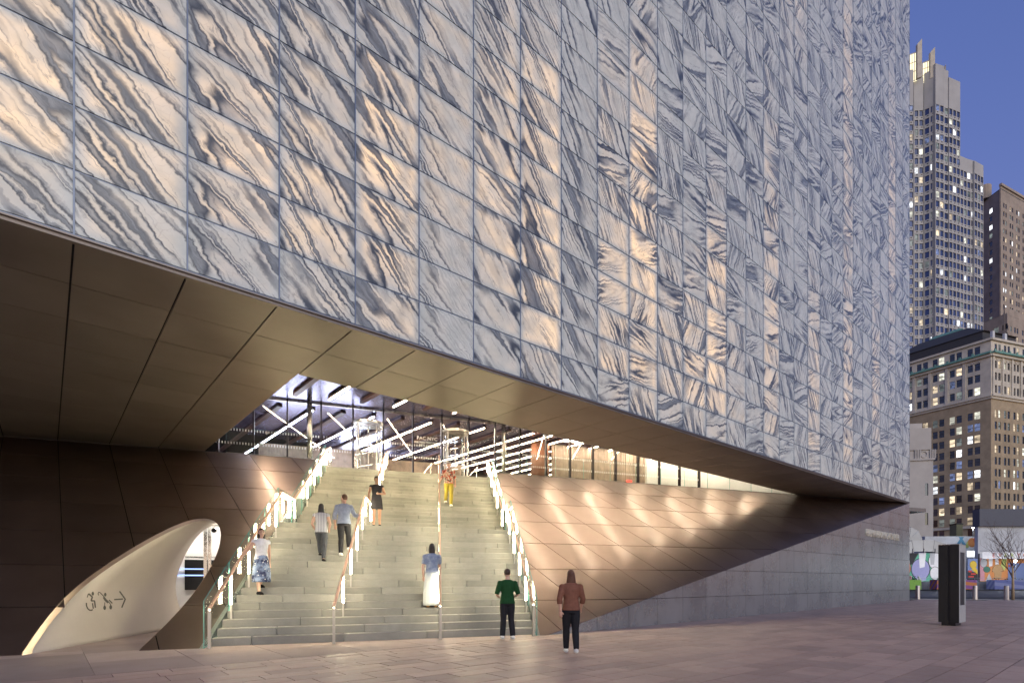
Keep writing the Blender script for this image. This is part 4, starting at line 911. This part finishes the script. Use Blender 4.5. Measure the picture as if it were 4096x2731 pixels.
# planters with striped paint
def stripes(name, a, b, sc=5.0):
    m = NT(name); x = m.n('SeparateXYZ', {0: m.obj()}).outputs; w = m.math('SINE', m.math('MULTIPLY', m.math('ADD', m.math('ADD', x[0], x[1]), x[2]), sc))
    m.P(Base_Color=m.mix(m.mapr(w, -0.05, 0.05, 0, 1), a, b), Roughness=0.7); return name
stripes('paint_orange_purple', (0.55, 0.20, 0.07), (0.25, 0.10, 0.30), 9); stripes('paint_blue', (0.13, 0.16, 0.38), (0.22, 0.25, 0.45), 9); plain('paint_lime', (0.22, 0.45, 0.07), 0.6); plain('leaf_dark', (0.03, 0.06, 0.02), 0.7, var=0.4)
def planter(px0, px1, d, mat, lab, lush):
    a = fspot(px0, d, 0.52); w = (px1-px0)/2189.7*d; t = thing('planter', lab, 'planter', a(w/2, 0), 'painted planters across the street')
    rz = 0.0; m = MB()
    for lo, hi in (((0, 0.06, 0), (w, 1.02, 0.08)), ((0, 0.06, -0.9), (w, 1.02, -0.82)), ((0, 0.06, -0.82), (0.08, 1.02, 0)), ((w-0.08, 0.06, -0.82), (w, 1.02, 0)), ((0.08, 0.06, -0.82), (w-0.08, 0.85, 0))): m.box(lo, hi, a)
    m.build('box', mat, t); m = MB()
    for x in (0.2, w-0.5): m.box((x, 0.0, -0.85), (x+0.3, 0.06, 0.0), a)
    m.build('feet', 'black_plastic', t); m = MB(); rn = random.Random(int(px0))
    for i in range(int(w*lush*70)):
        x, y, z = rn.uniform(0.05, w-0.05), 0.86+abs(rn.gauss(0, 0.16))*lush, rn.uniform(-0.85, 0.1); q = a(x, y, z); s_ = rn.uniform(0.05, 0.1); n = V((rn.uniform(-1, 1), rn.uniform(-1, 1), rn.uniform(-1, 1))).normalized(); b1 = n.orthogonal().normalized(); b2 = n.cross(b1)
        m.face([q-b1*s_, q-b2*s_*0.5, q+b1*s_, q+b2*s_*0.5])
    o = m.build('foliage', 'leaf_dark', t, normals=False); o['kind'] = 'stuff'
planter(3590, 3683, 54, 'paint_lime', 'lime green planter with dark shrubs by the building corner', 1.5); planter(3746, 3838, 55, 'paint_orange_purple', 'orange and purple striped planter left of and behind the kiosk', 0.8)
planter(3840, 3905, 55.5, 'paint_orange_purple', 'orange and purple striped planter just right of the kiosk', 0.6); planter(3976, 4200, 56, 'paint_blue', 'long blue striped planter behind the bare street tree', 0.8)
# low barrier and mural hoardings
plain('barrier_grey', (0.17, 0.18, 0.20), 0.7, var=0.5, scale=1.2)
a = fspot(3560, 57.5, 0.52); t = MB().box((0, 0, 0), (22, 0.86, -0.35), a).build('street_barrier', 'barrier_grey'); tag(t, 'long low grey concrete barrier behind the planters', 'barrier')
for k_, c in dict(m_teal=(0.10, 0.42, 0.27), m_lav=(0.30, 0.30, 0.52), m_coral=(0.55, 0.17, 0.09), m_black=(0.015, 0.015, 0.018), m_white=(0.72, 0.72, 0.74), m_grey=(0.42, 0.43, 0.45), m_orange=(0.62, 0.25, 0.08), m_yellow=(0.62, 0.42, 0.03), m_blue=(0.16, 0.22, 0.42), m_tan=(0.45, 0.28, 0.13), m_pink=(0.55, 0.25, 0.30), m_green=(0.05, 0.17, 0.12), m_red=(0.5, 0.04, 0.03), m_cyan=(0.10, 0.28, 0.42), m_lime=(0.45, 0.52, 0.15)).items(): plain(k_, c, 0.7, var=0.08)
KB = 476/2017
def mural(pxl, pxr, pyt, pyb, d, back, shapes, name, lab, npan=4, posts=True):
    """a hoarding of boards with painted shapes; shapes in hoarding fractions"""
    a = fspot(pxl, d, EZ+(2323.2-pyb)/2189.7*d); w = (pxr-pxl)/2189.7*d; h = (pyb-pyt)/2189.7*d
    t = thing(name, lab, 'hoarding', a(w/2, 0), 'painted hoardings across the street')
    for i in range(npan): MB().box((w*i/npan+0.01, -0.6, -0.05), (w*(i+1)/npan-0.01, h, 0.0), a).build('board', back, t)
    for k, (mt, pts) in enumerate(shapes):
        if mt not in ('m_black', 'm_red') and len(pts) > 5:
            cx_, cy_ = sum(p[0] for p in pts)/len(pts), sum(p[1] for p in pts)/len(pts)
            MB().prism([a((cx_+(x-cx_)*1.07)*w, (cy_+(y-cy_)*1.07)*h, 0.0025+0.003*k) for x, y in pts], F_*0.002).build('painted_outline', 'm_black', t, normals=False)
        MB().prism([a(x*w, y*h, 0.004+0.003*k) for x, y in pts], F_*0.003).build('painted_shape', mt, t, normals=False)
    if posts:
        for i in range(npan+1): MB().box((w*i/npan-0.04, -0.6, -0.2), (w*i/npan+0.04, h+0.5, -0.06), a).build('post', 'duct_metal', t)
    return t, a, w, h
C_ = lambda cx, cy, rx, ry, n=18, a0=0, a1=360: [(cx+rx*cos(radians(a0+(a1-a0)*i/n)), cy+ry*sin(radians(a0+(a1-a0)*i/n))) for i in range(n if a1-a0 == 360 else n+1)]
mural(3610, 3790, 2211, 2326, 60, 'm_teal', [('m_black', [(0.0, 0.45), (0.02, 1.0), (0.36, 1.0), (0.22, 0.62)]), ('m_coral', C_(0.07, 0.48, 0.11, 0.27)), ('m_grey', C_(0.10, 0.70, 0.06, 0.14)), ('m_lav', C_(0.40, 0.44, 0.20, 0.36)), ('m_lav', [(0.30, 0.05), (0.52, 0.05), (0.55, 0.5), (0.30, 0.5)]), ('m_white', [(0.36, 1.0), (0.52, 1.0), (0.49, 0.52), (0.38, 0.48)]), ('m_white', C_(0.74, 0.72, 0.16, 0.28)), ('m_grey', [(0.60, 1.0), (0.72, 1.0), (0.70, 0.6), (0.62, 0.6)]), ('m_white', C_(0.72, 0.30, 0.11, 0.22)), ('m_pink', [(0.0, 0.0), (0.2, 0.0), (0.2, 0.2), (0.05, 0.28)]), ('m_grey', [(0.27, 0.0), (0.45, 0.0), (0.36, 0.22)])], 'mural_hoarding', 'hoarding with teal lavender and black mural beside the building corner', 4)
mural(3871, 3911, 2233, 2320, 59.5, 'm_blue', [('m_black', [(0.0, 0.0), (1.0, 0.0), (1.0, 0.34), (0.0, 0.46)]), ('m_yellow', C_(0.55, 0.72, 0.34, 0.18)), ('m_yellow', [(0.35, 0.50), (0.75, 0.62), (0.98, 0.46), (0.98, 0.28)]), ('m_red', [(0.05, 0.38), (0.4, 0.38), (0.4, 0.46), (0.05, 0.46)]), ('m_red', [(0.3, 0.26), (0.8, 0.26), (0.8, 0.33), (0.3, 0.33)]), ('m_red', [(0.05, 0.14), (0.6, 0.14), (0.6, 0.21), (0.05, 0.21)])], 'mural_hoarding', 'narrow blue hoarding with yellow shape right of the kiosk', 1, False)
tt, a, w, h = mural(3920, 4220, 2231, 2322, 60, 'm_orange', [('m_pink', [(0.0, 0.0), (0.06, 0.0), (0.06, 1.0), (0.0, 1.0)]), ('m_grey', C_(0.05, 0.80, 0.045, 0.2)), ('m_green', C_(0.09, 0.50, 0.045, 0.13)), ('m_white', [(0.115, 1.0), (0.17, 1.0), (0.165, 0.66), (0.12, 0.62)]), ('m_white', [(0.20, 1.0), (0.245, 1.0), (0.25, 0.70), (0.205, 0.66)]), ('m_lime', [(0.30, 1.0), (0.36, 1.0), (0.33, 0.45), (0.27, 0.6)]), ('m_tan', C_(0.235, 0.42, 0.07, 0.30, 16, 0, 180)), ('m_tan', [(0.15, 0.52), (0.19, 0.32), (0.19, 0.10), (0.28, 0.10), (0.29, 0.40)]), ('m_grey', [(0.075, 0.0), (0.16, 0.0), (0.12, 0.34)]), ('m_blue', [(0.37, 0.0), (0.60, 0.0), (0.60, 0.78), (0.37, 0.78)]), ('m_red', C_(0.39, 0.66, 0.012, 0.05, 10))], 'mural_hoarding', 'orange hoarding with painted figures under the lettered banner', 6)
a = fspot(3930, 59.2, EZ+(2323.2-2233)/2189.7*59.2); t = thing('lettered_banner', 'long pale banner with red letters above the orange hoarding', 'banner', a(4, 0)); MB().box((0, 0, -0.03), (8.0, 0.76, 0.0), a).build('cloth', 'm_white', t)
for i, (ch, mt) in enumerate(zip('EVERYO', ('m_red', 'm_coral', 'm_lime', 'm_lime', 'm_red', 'm_coral'))): text(ch, 0.62, 0.01, mt, frame(a(1.05+i*0.66, 0.16, 0.012), R_, UP, -F_), 'letter', t)
MB().tube([a(-0.1, 0.85, -0.2), a(8, 0.85, -0.2)], 0.03, 6).build('top_rail', 'duct_metal', t)
# fence rails in front of the murals
a = fspot(3600, 58.6, 0.5); t = thing('street_railing', 'thin grey metal railing in front of the painted hoardings', 'railing', a(6, 0))
for z in (0.95, 1.25): MB().tube([a(0, z, 0), a(16, z, 0)], 0.022, 6).build('rail', 'duct_metal', t)
for x in range(0, 17, 2): MB().tube([a(x, 0, 0), a(x, 1.26, 0)], 0.025, 6).build('post', 'duct_metal', t)
# ductwork, site roof and walls behind the hoardings
def duct(px, py, d, pts, w, lab):
    o_ = spot(px, py, d); a = frame(o_, R_, UP, -F_); t = thing('ventilation_duct', lab, 'duct', o_, 'ventilation ducts above the hoarding'); m = MB(); rings = []
    for i, (x, y) in enumerate(pts):
        x0, y0 = pts[max(i-1, 0)]; x1, y1 = pts[min(i+1, len(pts)-1)]; tx, ty = x1-x0, y1-y0; L = sqrt(tx*tx+ty*ty) or 1; nx, ny = -ty/L*w/2, tx/L*w/2
        rings.append([a(x+nx, y+ny, 0), a(x-nx, y-ny, 0), a(x-nx, y-ny, -w), a(x+nx, y+ny, -w)])
    m.loft(rings); m.build('duct_body', 'duct_metal', t)
    for r in rings[::max(1, len(rings)//4)]:
        c = sum(r, V((0, 0, 0)))/4; MB().loft([[c+(q-c)*1.04+R_*s for q in r] for s in (-0.03, 0.03)]).build('flange', 'duct_metal', t)
duct(3600, 2140, 64, [(0, -0.2), (0.7, 0.15), (1.2, 0.2), (1.6, 0.0), (1.85, -0.5), (1.9, -1.4)], 1.5, 'large curved ventilation duct rising by the building corner')
duct(3590, 2190, 63, [(0.2, -1.0), (0.9, -0.2), (1.8, 0.2), (3.0, 0.25), (4.2, 0.2), (5.2, -0.1), (6.0, -0.8)], 1.3, 'long bent ventilation duct above the teal mural')
def slabbox(px0, px1, py0, py1, d, dep, mat, name, lab, cat, base=None):
    zb = EZ+(2323.2-py1)/2189.7*d if base is None else base; a = fspot(px0, d, zb); w = (px1-px0)/2189.7*d; h = EZ+(2323.2-py0)/2189.7*d-zb
    t = thing(name, lab, cat, a(w/2, 0)); return t, a, w, h, MB().box((0, 0, -dep), (w, h, 0), a).build('wall', mat, t)
plain('white_wall_paint', (0.62, 0.64, 0.66), 0.7, var=0.2, scale=0.6); plain('slate_cladding', (0.10, 0.105, 0.13), 0.6); plain('olive_metal', (0.16, 0.15, 0.07), 0.6)
def litwin(name, col, st):
    m = NT(name); o = m.obj(); v = m.n('TexVoronoi', {'Vector': m.n('VectorMath', {0: o, 1: (0.9, 0.9, 1.3)}, operation='MULTIPLY').outputs[0], 'Scale': 1.0}, feature='F1', distance='CHEBYCHEV').outputs[1]
    k = m.math('ADD', m.math('MULTIPLY', m.n('SeparateColor', {0: v}).outputs[0], 1.1), 0.35)
    k = m.math('MULTIPLY', k, m.mapr(m.n('ObjectInfo').outputs['Random'], 0, 1, 0.55, 1.25))
    m.P(Base_Color=(0.03, 0.03, 0.035), Roughness=0.1, Emission_Color=col, Emission_Strength=m.math('MULTIPLY', k, st))
litwin('window_white', (0.92, 0.95, 1.0), 1.0); litwin('window_warm', (1.0, 0.80, 0.55), 0.5); litwin('window_dim', (0.75, 0.85, 0.80), 0.11); litwin('window_yellow', (0.95, 0.94, 0.78), 0.5); litwin('window_blue', (0.35, 0.45, 0.85), 0.2)
t, a, w, h, o = slabbox(3912, 8300, 2105, 2300, 68, 0.5, 'white_wall_paint', 'site_hall', 'white walled low hall with dark grey roof band right of the kiosk', 'building', 0.5)  # right end stretched far out of view to give the base wall a pale reflection
MB().box((-0.1, h+0.005, -0.7), (w, h+2.15, 0.35), a).build('roof_band', 'slate_cladding', t)
t, a, w, h, o = slabbox(3700, 3910, 2144, 2300, 72, 5, 'white_wall_paint', 'painted_shed', 'pale shed with blue and orange mural strip behind the kiosk', 'building', 0.5)
for k, (mt, pts) in enumerate([('m_cyan', [(0.55, 0.77), (0.62, 0.77), (0.74, 0.99), (0.69, 0.99)]), ('m_cyan', [(0.64, 0.99), (0.69, 0.99), (0.82, 0.77), (0.75, 0.77)]), ('m_lime', [(0.76, 0.78), (0.83, 0.78), (0.86, 0.92), (0.80, 0.90)]), ('m_orange', C_(0.89, 0.88, 0.075, 0.09)), ('m_red', C_(0.955, 0.93, 0.03, 0.06))]): MB().prism([a(x*w, y*h, 0.01+0.004*k) for x, y in pts], F_*0.004).build('painted_shape', mt, t, normals=False)
MB().box((w*0.80, h*0.60, 0.001), (w*0.995, h*0.72, 0.03), a).build('lit_window', 'window_white', t)
t, a, w, h, o = slabbox(3826, 3851, 2096, 2150, 76, 1.2, 'olive_metal', 'roof_tank', 'small olive green metal housing on the shed roof', 'housing')
MB().box((-0.06, h+0.002, -1.26), (w+0.06, h+0.14, 0.06), a).build('cap', 'black_plastic', t)
# lit work lamps
def lamp(px, py, d, lab, st, power, base=0.5, r=0.13):
    p = spot(px, py, d); t = thing('work_lamp', lab, 'lamp', (p.x, p.y, base), 'lit work lamps across the street')
    MB().tube([V((p.x, p.y, base)), p-UP*0.15], 0.035, 8).build('pole', 'duct_metal', t); MB().ell(p, r, r, r*0.8).build('lamp_head', emit('lamp_glow_%d' % int(px), (0.95, 0.97, 1.0), st), t)
    MB().box((p.x-0.25, p.y-0.25, p.z+r*0.9), (p.x+0.25, p.y+0.25, p.z+r*0.9+0.04)).build('hood', 'black_plastic', t)
    l = bpy.data.lights.new('work_light', 'POINT'); l.energy = power; l.color = (0.93, 0.97, 1.0); l.shadow_soft_size = 0.2; lo = bpy.data.objects.new('work_light', l); COL.objects.link(lo); lo.location = p-F_*0.35-UP*0.05-V(t['_w']); lo.parent = t
lamp(4062, 2243, 57.0, 'bright work lamp behind the bare street tree', 60, 90); lamp(3772, 2247, 57.5, 'bright work lamp left of the kiosk before the teal mural', 60, 50); lamp(3892, 2111, 70, 'small bright lamp high on the site behind the kiosk', 60, 50, 7.0, 0.1)

# ------------------------------------------------------------------ FAR BUILDINGS
def facade(t, A, Bp, z0, z1, cols, rows, wall, proud=0.22, glassdepth=0.05, lit=0.25, names=('window', 'wall'), spand=None, rn=random, maxw=300, cnt=None, mats=None, frame_m='black_plastic', mull=True, dark='dark_pane'):
    """wall face from A to B (plan points, seen left to right) with real reveals: piers and spandrels stand proud of the panes"""
    A, Bp = V(A), V(Bp); d = (Bp-A); L = d.length; d.normalize(); n = V((d.y, -d.x, 0)); a = frame(A, d, UP, n)
    m = MB(); m.box((0, z0, -proud-0.3), (L, z1, -proud), a)
    x = 0.0
    for (c0, c1) in cols+[(L, L)]:
        if c0 > x: m.box((x, z0, -proud), (c0, z1, 0), a)
        x = c1
    edges = [z0]+[q for r in rows for q in r]+[z1]
    for k in range(0, len(edges), 2):
        if edges[k+1]-edges[k] > 0.01:
            for (c0, c1) in cols: m.box((c0, edges[k], -proud), (c1, edges[k+1], -0.012), a)
    m.build(names[1], wall, t); extra = {}
    for (r0, r1) in rows:
        for (c0, c1) in cols:
            q = rn.random(); mt = dark if q > lit else rn.choice(mats or ('window_white', 'window_warm', 'window_dim', 'window_yellow', 'window_blue'))
            if cnt is None or cnt[0] < maxw:
                w_ = MB().box((c0, r0, -proud+0.001), (c1, r1, -proud+0.03), a).build(names[0], mt, t)
                if cnt is not None: cnt[0] += 1
                if mull: MB().box((c0, (r0+r1)/2-0.05, -proud+0.031), (c1, (r0+r1)/2+0.05, -proud+0.07), a).build('sash_bar', frame_m, w_)
            else: extra.setdefault(mt, MB()).box((c0, r0, -proud+0.001), (c1, r1, -proud+0.03), a)
    for mt, m in extra.items(): o = m.build('window_field', mt, t); o['kind'] = 'stuff'
    return a, L
m = NT('dark_pane'); m.P(Base_Color=m.mix(m.n('ObjectInfo').outputs['Random'], (0.012, 0.014, 0.02), (0.05, 0.06, 0.09)), Roughness=0.06)
m.b.inputs['Specular IOR Level'].default_value = 0.9
m = NT('tower_glass'); m.P(Base_Color=m.mix(m.n('ObjectInfo').outputs['Random'], (0.03, 0.045, 0.11), (0.10, 0.13, 0.26)), Roughness=0.08, Metallic=0.35)
plain('brick_tan', (0.40, 0.315, 0.205), 0.85, var=0.2, scale=0.5); plain('terracotta_pale', (0.60, 0.55, 0.45), 0.75, var=0.15, scale=0.5); plain('limestone', (0.47, 0.44, 0.40), 0.8, var=0.12, scale=0.3); plain('copper_green', (0.16, 0.34, 0.28), 0.6, var=0.2, scale=1.0); plain('tower_stone', (0.40, 0.40, 0.40), 0.8, var=0.1, scale=0.2); plain('brick_brown', (0.36, 0.30, 0.25), 0.85, var=0.2, scale=0.3); plain('roof_dark', (0.05, 0.05, 0.055), 0.7)
rb = random.Random(21)
# tan brick office block with terracotta crown
Pc = V((197.17, 29.21, 0)); dl, dr = bdir(-30.4), bdir(72)
t = thing('office_block', 'tan brick office block with pale ornate upper floors and many lit windows', 'building', Pc)
fl = [(1.0+i*3.25, 1.0+i*3.25+2.05) for i in range(16)]
flo = [r for r in fl if r[1] < 51]
L1 = 28.0; colsL = []; colsR = []
for b0 in (2.4, 8.1+0.0-1.5, 10.8, 14.9, 19.1, 23.2): colsL.append((L1-b0-2.9, L1-b0-1.65)); colsL.append((L1-b0-1.3, L1-b0))
colsL = sorted(colsL)
for b0 in (1.5, 5.3, 9.2, 13.0): colsR += [(b0, b0+0.95), (b0+1.5, b0+2.45)]
lower = flo; upper = [(53.2, 55.3), (56.7, 58.8), (60.0, 62.0)]
for (A, Bq, cols) in ((Pc+dl*L1, Pc, colsL), (Pc, Pc+dr*17, colsR)):
    a, L = facade(t, A, Bq, 0, 51.4, cols, lower, 'brick_tan', lit=0.52, rn=rb)
    a, L = facade(t, A, Bq, 52.6, 63.0, cols, upper, 'terracotta_pale', proud=0.35, lit=0.3, rn=rb, names=('window', 'crown_wall'))
    a, L = facade(t, A, Bq, 64.2, 67.4, cols, [(64.5, 66.6)], 'terracotta_pale', proud=0.2, lit=0.1, rn=rb, names=('window', 'attic_wall'))
    for z0_, z1_, pr, mt in ((51.4, 52.0, 0.35, 'terracotta_pale'), (52.0, 52.6, 0.7, 'terracotta_pale'), (63.0, 63.7, 0.6, 'terracotta_pale'), (63.7, 64.2, 1.1, 'copper_green'), (67.4, 68.0, 0.5, 'terracotta_pale'), (16.2, 16.9, 0.4, 'terracotta_pale')): MB().box((-0.2, z0_, -0.25), (L+0.2, z1_, pr), a).build('cornice', mt, t)
    gaps = sorted(cols)
    for c0, c1 in gaps[::2]: MB().box((c0-1.05, 52.6, -0.01), (c0-0.35, 63.0, 0.28), a).build('pilaster', 'terracotta_pale', t)
    for c0, c1 in gaps: 
        ring = [((c0+c1)/2+0.72*cos(pi*k/8), 62.05+0.62*sin(pi*k/8)) for k in range(9)]+[((c0+c1)/2+0.52*cos(pi*k/8), 62.05+0.44*sin(pi*k/8)) for k in range(8, -1, -1)]
        m = MB()
        for k in range(8): m.prism([a(*ring[k], 0.12), a(*ring[k+1], 0.12), a(*ring[16-k], 0.12), a(*ring[17-k], 0.12)], F_*0.13)
        m.build('window_arch', 'terracotta_pale', t)
    for k in range(0, int(L), 3): MB().box((k, 64.2, 0.75), (k+0.5, 64.75, 1.0), a).build('antefix', 'copper_green', t)
q = [Pc+dl*L1, Pc, Pc+dr*17, Pc+dl*L1+dr*17]
MB().prism([V((p.x, p.y, 67.35)) for p in reversed(q)], (0, 0, 0.05)).build('flat_roof', 'roof_dark', t)
cc = (q[0]+q[2])/2
rf = lambda s, z: [V((cc.x+(p.x-cc.x)*s, cc.y+(p.y-cc.y)*s, z)) for p in q]
MB().loft([rf(0.80, 67.45), rf(0.80, 71.0), rf(0.84, 71.2), rf(0.45, 74.5)]).build('tiled_roof', 'roof_dark', t); MB().loft([rf(0.30, 73.6), rf(0.30, 75.2), rf(0.22, 75.9)]).build('copper_lantern', 'copper_green', t)
for (u_, w_) in ((1.0, 0), (6.0, 0)): MB().box((u_, 68.05, -0.8), (u_+0.9, 70.2, -0.2), a).build('antenna_box', 'white_wall_paint', t)
# pale limestone tower before it
t = thing('limestone_tower', 'plain pale limestone tower with few slit windows beside the marble corner', 'building', (146, 33, 0))
A = spot(3590, 0, 120); A.z = 0; Bq = spot(3733, 0, 118.5); Bq.z = 0
a, L = facade(t, A, Bq, 0, 27.6, [(5.3, 5.9)], [(7.2, 9.8), (13.6, 16.2), (20.0, 22.6)], 'limestone', lit=0.0, mull=False)
MB().box((0, 29.9, -6), (L-0.4, 34.6, 0.1), a).build('parapet', 'limestone', t); MB().box((-0.1, 27.6, -6), (L+0.25, 28.0, 0.3), a).build('band', 'limestone', t)
MB().box((0, 28.0, -6), (L, 29.9, -0.15), a).build('frieze_back', 'limestone', t)
for x in (0.6, 3.3, 6.2): 
    for k in range(4): MB().box((x+k*0.32, 28.0, -0.149), (x+k*0.32+0.2, 29.9, 0.08), a).build('frieze_flute', 'limestone', t)
m = MB()
for k in range(14):
    a0, a1 = pi*2*k/14, pi*2*(k+1)/14; pp = lambda r, an: a(5.15+r*cos(an), 28.95+r*sin(an)*1.1, 0.02); m.prism([pp(0.7, a0), pp(0.7, a1), pp(0.5, a1), pp(0.5, a0)], F_*0.16)
m.build('medallion', 'limestone', t); MB().box((0.5, 28, -8), (L-1.2, 36.2, -2), a).build('setback', 'limestone', t); MB().box((0.05, 0, -8), (L-0.05, 27.6, -0.35), a).build('core', 'limestone', t)
# grey residential tower with stepped bays
t = thing('residential_tower', 'tall grey residential tower with rounded bays and a lit crown', 'building', (288, 58, 0)); cnt = [0]
def pl(px, d): p = spot(px, 0, d); p.z = 0; return p
rowsT = [(z, z+2.55) for z in [5+4.05*i for i in range(49)] if z < 204]
rowsS = [r for r in rowsT if r[1] < 181]
seg = [(3612, 3654, 231, 231, 217, rowsT), (3656, 3694, 233.6, 233.4, 216, rowsT), (3696, 3742, 233.4, 230.6, 217.5, rowsT), (3742, 3776, 230.2, 231.5, 219, rowsT), (3776, 3794, 232, 232.6, 218, rowsT), (3796, 3841, 232.2, 234.5, 215, rowsT), (3841, 3868, 234.6, 236.2, 183.5, rowsS), (3868, 3898, 236.2, 237.5, 183.5, rowsS), (3898, 3934, 236.6, 239.5, 183, rowsS)]
for (p0, p1, d0, d1, zt, rows) in seg[::-1]:
    A, Bq = pl(p0, d0), pl(p1, d1); L = (Bq-A).length; k = max(1, round(L/2.6)); cw = L/k
    a, L = facade(t, A, Bq, 0, zt, [(i*cw+0.30, (i+1)*cw-0.20) for i in range(k)], [r for r in rows if r[0] > 60], 'tower_stone', proud=0.3, lit=0.20, rn=rb, cnt=cnt, mull=False, dark='tower_glass', mats=('window_white', 'window_warm', 'window_dim', 'window_yellow', 'window_blue', 'window_dim'))
    MB().box((0.03, 0, -9 if abs(d0-d1) < 4 else -0.8), (L-0.03, zt-0.02, -0.31), a).build('tower_core', 'tower_stone', t)
    m = MB()
    for (r0, r1) in rows:
        if r0 > 60:
            for i in range(k): m.box((i*cw+0.9, r0-0.75, -0.011), (i*cw+1.6, r0-0.4, 0.03), a)
    o = m.build('cooling_unit_grille', 'black_plastic', t); o['kind'] = 'stuff'
emit('crown_light', (1.0, 0.88, 0.55), 0.9)
for (p0, p1, d0, zt) in ((3640, 3688, 233, 230), (3692, 3740, 233, 226.5), (3760, 3785, 236, 222)):
    A, Bq = pl(p0, d0), pl(p1, d0-2); dd = (Bq-A); L = dd.length; dd.normalize(); a = frame(A, dd, UP, V((dd.y, -dd.x, 0)))
    MB().prism([a(L*0.62, 214, 0.2), a(L, 214, 0.2), a(L, zt, 0.2), a(L*0.62, zt-1.5, 0.2)], F_*1.0).build('crown_fin', 'terracotta_pale', t)
    MB().box((0, 214, -1.2), (L*0.60, zt-4.2, -1.0), a).build('crown_glow', 'crown_light', t)
    m = MB()
    for i in range(4): m.box((L*0.6*i/3-0.12, 214, -0.99), (L*0.6*i/3+0.12, zt-4.2, -0.8), a)
    for i in range(4): m.box((0, 214+(zt-218.2)*i/3, -0.79), (L*0.6, 214.25+(zt-218.2)*i/3, -0.7), a)
    m.build('crown_lattice', 'terracotta_pale', t)
# dark brown tower at the right edge
t = thing('brown_tower', 'dark brown setback tower behind the office block at the right edge', 'building', (345, 47, 0)); cnt = [0]
A, Bq, Cq = pl(3925, 268), pl(4003, 258), pl(4260, 285)
rz = [(70+4.0*i, 72.2+4.0*i) for i in range(28)]
L = (Bq-A).length; a, L = facade(t, A, Bq, 0, 186, [(L*0.42, L*0.42+1.6)], rz, 'brick_brown', lit=0.55, rn=rb, mats=('window_dim', 'window_yellow', 'window_white'), mull=False)
L = (Cq-Bq).length; cols = []
for b0 in (2.2, 8.2, 14.2, 20.2, 26.2): cols += [(b0, b0+1.2), (b0+2.0, b0+3.2)]
a, L = facade(t, Bq, Cq, 0, 187.5, [c for c in cols if c[1] < L-0.5], rz, 'brick_brown', lit=0.36, rn=rb, mats=('window_white', 'window_dim', 'window_dim', 'window_warm'), mull=False)
MB().box((-0.2, 187.5, -0.6), (L, 188.6, 0.5), a).build('cornice', 'brick_brown', t)
MB().prism([V((p.x, p.y, 186.0)) for p in (A, A+F_*20, Cq+F_*10, Cq, Bq)][::-1], (0, 0, 0.4)).build('flat_roof', 'roof_dark', t)
m = MB(); c = (A+Bq)/2+F_*4; m.tube([c+UP*186.4, c+UP*193], [3.0, 3.0], 16); m.build('water_tank', 'brick_brown', t)
A2, B2, C2 = pl(3925, 250), pl(4020, 241), pl(4260, 262); rz2 = [(60+4.0*i, 62.4+4.0*i) for i in range(14)]
L = (B2-A2).length; facade(t, A2, B2, 0, 119, [(1.2, 3.2), (5.0, 7.0), (8.3, 10.3)], rz2, 'brick_brown', lit=0.2, rn=rb, mats=('window_dim', 'window_white'), mull=False, names=('window', 'setback_wall'))
L = (C2-B2).length; facade(t, B2, C2, 0, 122, [(x, x+1.3) for x in (1.5, 4.3, 7.5, 9.5, 14, 16, 20, 22) if x+2 < L], rz2, 'brick_brown', lit=0.2, rn=rb, mats=('window_dim', 'window_warm'), mull=False, names=('window', 'setback_wall'))
MB().prism([V((p.x, p.y, 118.8)) for p in (A2, A2+F_*8, C2+F_*8, C2, B2)][::-1], (0, 0, 0.1)).build('setback_roof', 'roof_dark', t)
